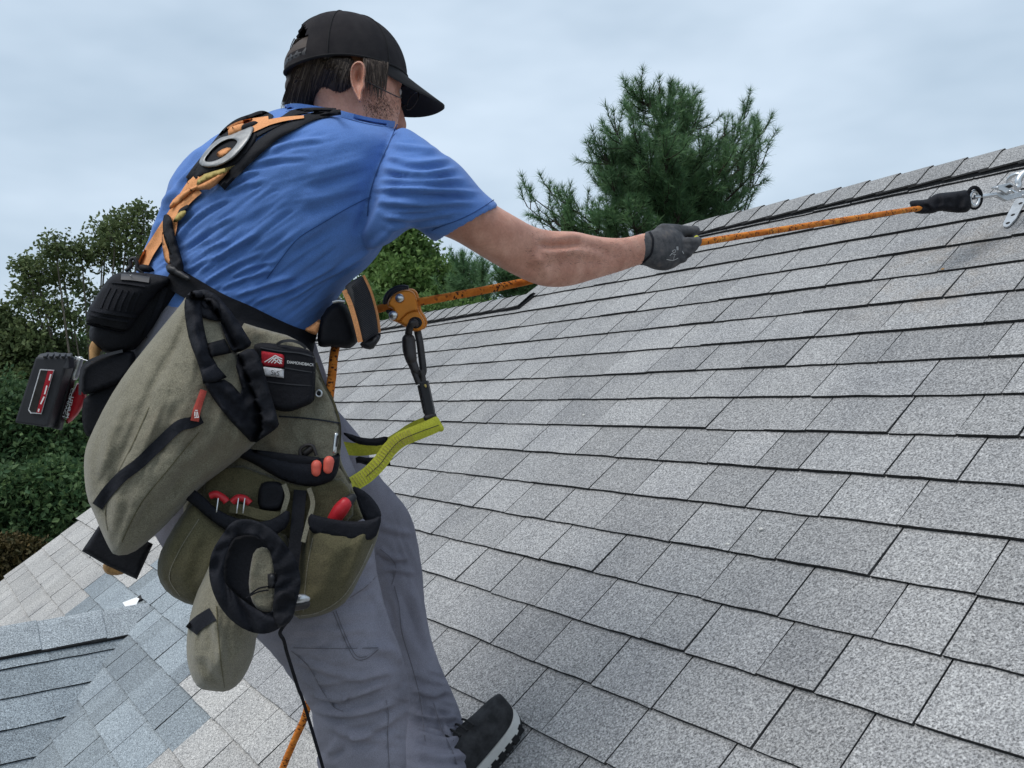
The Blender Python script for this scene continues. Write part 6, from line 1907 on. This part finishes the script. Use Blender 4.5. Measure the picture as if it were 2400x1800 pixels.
capsule('cam_pin', [at(*M_(1650, 280), 1.675), at(*M_(1640, 310), 1.71)], .006, 'zinc', rg)
vv, ff = ellipsoid(at(*M_(1812, 335), 1.6725), (RIGHT * .0125, UP * .0105, FWD * .0025), 18, 8)
link('attachment_eye', mesh('attachment_eye', vv, ff, True), rg, 'rubber_black')
tube('cam_lever', [v3(at(*M_(*p), 1.70)) for p in ((1625, 260), (1598, 210), (1598, 160), (1625, 115), (1670, 88), (1720, 78), (1760, 85))], .006, 'plastic_black', rg, n=8)
tube('cam_lever', [v3(at(*M_(*p), 1.695)) for p in ((1625, 180), (1640, 130), (1680, 100), (1730, 95))], .004, 'plastic_black', rg, n=8)
cb = thing('carabiner', 'scuffed dark steel locking carabiner hanging from the rope grab', 'carabiner')
tube('frame', [v3(at(*M_(*p), d)) for p, d in (((1765, 470), 1.682), ((1762, 420), 1.676), ((1772, 370), 1.668), ((1795, 335), 1.662), ((1815, 345), 1.672), ((1828, 400), 1.69), ((1845, 480), 1.69), ((1858, 580), 1.69), ((1868, 660), 1.688), ((1870, 700), 1.685), ((1855, 720), 1.68), ((1810, 690), 1.676), ((1785, 640), 1.675))], .0068, 'dark_metal', cb, n=10)
capsule('gate_sleeve', [at(*M_(1762, 465), 1.676), at(*M_(1768, 540), 1.674), at(*M_(1782, 610), 1.672)], [.0125, .0125, .0105], 'dark_metal', cb)
capsule('gate_nose', [at(*M_(1785, 620), 1.674), at(*M_(1812, 690), 1.672)], [.0095, .008], 'dark_metal', cb)
sw = thing('swivel_shackle', 'black swivel shackle joining the carabiner to the yellow sling', 'shackle')
tube('fork', [v3(at(*M_(*p), 1.672)) for p in ((1800, 690), (1820, 740), (1840, 790))], .006, 'dark_metal', sw, n=8)
tube('fork', [v3(at(*M_(*p), 1.675)) for p in ((1855, 690), (1868, 740), (1872, 790))], .0055, 'dark_metal', sw, n=8)
box_px('block', [(*M_(1838, 775), 1.668), (*M_(1900, 760), 1.668), (*M_(1950, 990), 1.668), (*M_(1952, 1015), 1.668), (*M_(1890, 1030), 1.668)], 1.668, .03, 'plastic_black', sw, bev=.003)
box_px('side_plate', [(*M_(1824, 800), 1.675), (*M_(1842, 795), 1.675), (*M_(1885, 1028), 1.675), (*M_(1868, 1000), 1.675)], 1.675, .02, 'dark_metal', sw, bev=.002)
tube('pin', [v3(at(*M_(1880, 795), 1.664)), v3(at(*M_(1890, 805), 1.664)), v3(at(*M_(1886, 812), 1.664))], .002, 'yellow_leather', sw, n=6)
capsule('end_pin', [at(*M_(1895, 1040), 1.67), at(*M_(1945, 1025), 1.672)], .006, 'dark_metal', sw)
yw = thing('yellow_sling', 'yellow webbing sling looped through the shackle below the rope', 'sling')
ribbon_px('web_front', [(*M_(*p), d) for p, d in (((1975, 1085), 1.665), ((1900, 1120), 1.655), ((1800, 1160), 1.645), ((1700, 1205), 1.635), ((1620, 1275), 1.622), ((1550, 1370), 1.605), ((1460, 1460), 1.585), ((1370, 1520), 1.565), ((1300, 1560), 1.55))], 36, 'yellow_web', yw, thick=.004, arch=.004, across=7)
ribbon_px('web_back', [(*M_(*p), d) for p, d in (((1975, 1075), 1.672), ((1880, 1085), 1.685), ((1780, 1130), 1.70), ((1690, 1190), 1.70), ((1600, 1240), 1.69), ((1480, 1268), 1.68), ((1380, 1275), 1.67), ((1260, 1262), 1.66), ((1150, 1250), 1.65))], 30, 'yellow_web', yw, thick=.004, across=5)
capsule('loop_end', [at(*M_(1962, 1055), 1.668), at(*M_(2000, 1120), 1.668)], .006, 'yellow_web', yw)
ribbon_px('stitch_line', [(*M_(*p), d - .0065) for p, d in (((1985, 1095), 1.665), ((1900, 1125), 1.655), ((1800, 1163), 1.645), ((1700, 1210), 1.635), ((1620, 1290), 1.622), ((1550, 1385), 1.605), ((1450, 1475), 1.583))], 1.6, 'stitch_dark', yw, thick=.0008, across=2)
for k_ in range(26):
    u = k_ / 25
    pth = [((1780, 1168), 1.643), ((1700, 1205), 1.635), ((1620, 1275), 1.622), ((1550, 1370), 1.605), ((1460, 1460), 1.585), ((1370, 1520), 1.565)]
    i = min(4, int(u * 5)); f_ = u * 5 - i
    x = pth[i][0][0] + (pth[i + 1][0][0] - pth[i][0][0]) * f_; y = pth[i][0][1] + (pth[i + 1][0][1] - pth[i][0][1]) * f_
    d = pth[i][1] + (pth[i + 1][1] - pth[i][1]) * f_
    tx, ty = pth[i + 1][0][0] - pth[i][0][0], pth[i + 1][0][1] - pth[i][0][1]; ln = math.hypot(tx, ty)
    nx, ny = -ty / ln * 46, tx / ln * 46
    ribbon_px('cross_rib', [(*M_(x - nx, y - ny), d - .0036), (*M_(x, y), d - .0062), (*M_(x + nx, y + ny), d - .0036)], 1.3, 'yellow_leather', yw, thick=.0006, across=2, sub=2)
pillow('wear_cover', LL(M_, [(1265, 1148), (1320, 1155), (1400, 1185), (1500, 1195), (1615, 1172), (1600, 1215), (1560, 1250), (1420, 1245), (1340, 1215)]), 1.655, .006, 'nylon_black', yw, edge=5, noise_amp=.008)
pillow('wear_cover', LL(M_, [(1365, 1320), (1480, 1340), (1580, 1310), (1640, 1390), (1600, 1400), (1480, 1400), (1385, 1370), (1378, 1390)]), 1.66, .005, 'nylon_black', yw, edge=5, noise_amp=.008)

hk = thing('snap_hook', 'silver double-action snap hook at the right picture edge', 'snap hook')
tube('eye_shaft', [v3(at(*Q_(*p), 2.60)) for p in ((1385, 842), (1500, 832), (1690, 805))], .0065, 'steel', hk, n=10, sub=3)
box_px('frame_plate', [Q_(*p) for p in ((1690, 790), (1760, 770), (1900, 800), (2080, 745), (2160, 760), (2150, 830), (2000, 850), (1840, 896), (1700, 830))], 2.60, .016, 'zinc', hk, bev=.002)
box_px('gate_plate', [Q_(*p) for p in ((1610, 708), (1700, 680), (1880, 640), (1940, 665), (1900, 700), (1905, 790), (1820, 790), (1760, 750))], 2.588, .008, 'zinc', hk, bev=.0015)
pillow('gate_slot', LL(Q_, [(1815, 690), (1880, 662), (1930, 690), (1880, 715)]), 2.585, .002, 'rubber_black', hk, edge=2, round_=0, grid=3)
tube('hook', [v3(at(*Q_(*p), 2.60)) for p in ((1960, 715), (2000, 690), (1995, 620), (2030, 550), (2090, 500), (2180, 500), (2230, 580), (2220, 700), (2160, 780))], .0095, 'steel', hk, n=12)
for x, y in ((1705, 710), (1880, 760), (2020, 760), (2060, 820)):
    vv, ff = ellipsoid(at(*Q_(x, y), 2.582), (RIGHT * .004, UP * .004, FWD * .004), 10, 6)
    link('rivet', mesh('rivet', vv, ff, True), hk, 'steel')
an = thing('roof_anchor', 'perforated steel roof anchor plate screwed to the shingles under the snap hook', 'anchor')
pln = flat_on_roof('anchor_leg', LL(Q_, [(2015, 880), (2125, 880), (2110, 990), (1990, 1210), (1900, 1310), (1860, 1328), (1818, 1318), (1812, 1280), (1870, 1160)]), .014, .004, 'zinc', an)
flat_on_roof('anchor_leg', LL(Q_, [(2060, 860), (2200, 860), (2360, 1150), (2350, 1200), (2300, 1200)]), .019, .004, 'zinc', an)
for x, y in ((1880, 1274), (2055, 1000), (1950, 1160)):
    pc = roofp(*roofhit(*Q_(x, y))[:2]) + RN * .0185
    vv, ff = ellipsoid(pc, (RC * .006, RS * .006, RN * .0012), 12, 6)
    link('screw_hole', mesh('screw_hole', vv, ff, True), pln, 'rubber_black')
pa = roofp(*roofhit(*Q_(2100, 860))[:2])
tube('anchor_ring', [v3(pa + RN * (.05 + .035 * math.sin(a)) + RC * (.035 * math.cos(a))) for a in [k * math.pi / 8 for k in range(16)]], .006, 'steel', an, n=10, sub=1, closed=True)

# ------------------------------------------------------------------ small things on the roof
fz = thing('metal_flashing', 'torn white corner of flashing sticking out where the cross gable meets the roof', 'flashing')
K_ = lambda x, y: (x / 4.1475, 1400 + y / 4.1475)
flat_on_roof('sheet', LL(K_, [(1250, 112), (1385, 62), (1412, 75), (1382, 140), (1312, 212)]), .040, .002, 'white_print', fz)
flat_on_roof('underlay', LL(K_, [(1225, 120), (1390, 0), (1404, 40), (1260, 112)]), .014, .003, 'asphalt_deck', fz)
for i, (x, y) in enumerate(((1076, 1198), (1712, 1285), (1790, 1250), (2214, 640), (1372, 980))):
    pc = roofp(*roofhit(x, y)[:2]) + RN * .014
    vv, ff = ellipsoid(pc, (RC * .006, RS * .004, RN * .003), 8, 5)
    lab = ['pale granule chip below the yellow sling', 'tiny pale chip on a shingle right of the knee', 'tiny pale chip on a right-hand shingle higher up', 'tan leaf scrap below the roof anchor', 'pale chip on a shingle left of the roof centre'][i]
    tag(link('debris_chip', mesh('debris_chip', [tuple(Vector(v) + runit() * .0008) for v in vv], ff), None, 'rubber_white' if i != 3 else 'tan_leather'), lab, 'debris', 'chips on the shingles')

# ------------------------------------------------------------------ put every thing's Empty at the foot of that thing
def gather(o, acc):
    for c in o.children:
        if c.type == 'MESH' and c.matrix_basis == Matrix.Identity(4) and len(c.data.vertices):
            P = getco(c.data)
            acc.append(P.min(0)); acc.append(P.max(0))
        gather(c, acc)
for o in list(COL.objects):
    if o.parent is None and o.type == 'EMPTY':
        acc = []
        gather(o, acc)
        if not acc: continue
        A = np.array(acc); lo, hi = A.min(0), A.max(0)
        loc = Vector(((lo[0] + hi[0]) / 2, (lo[1] + hi[1]) / 2, lo[2]))
        o.location = loc
        for c in o.children:
            c.matrix_parent_inverse = Matrix.Translation(-loc)
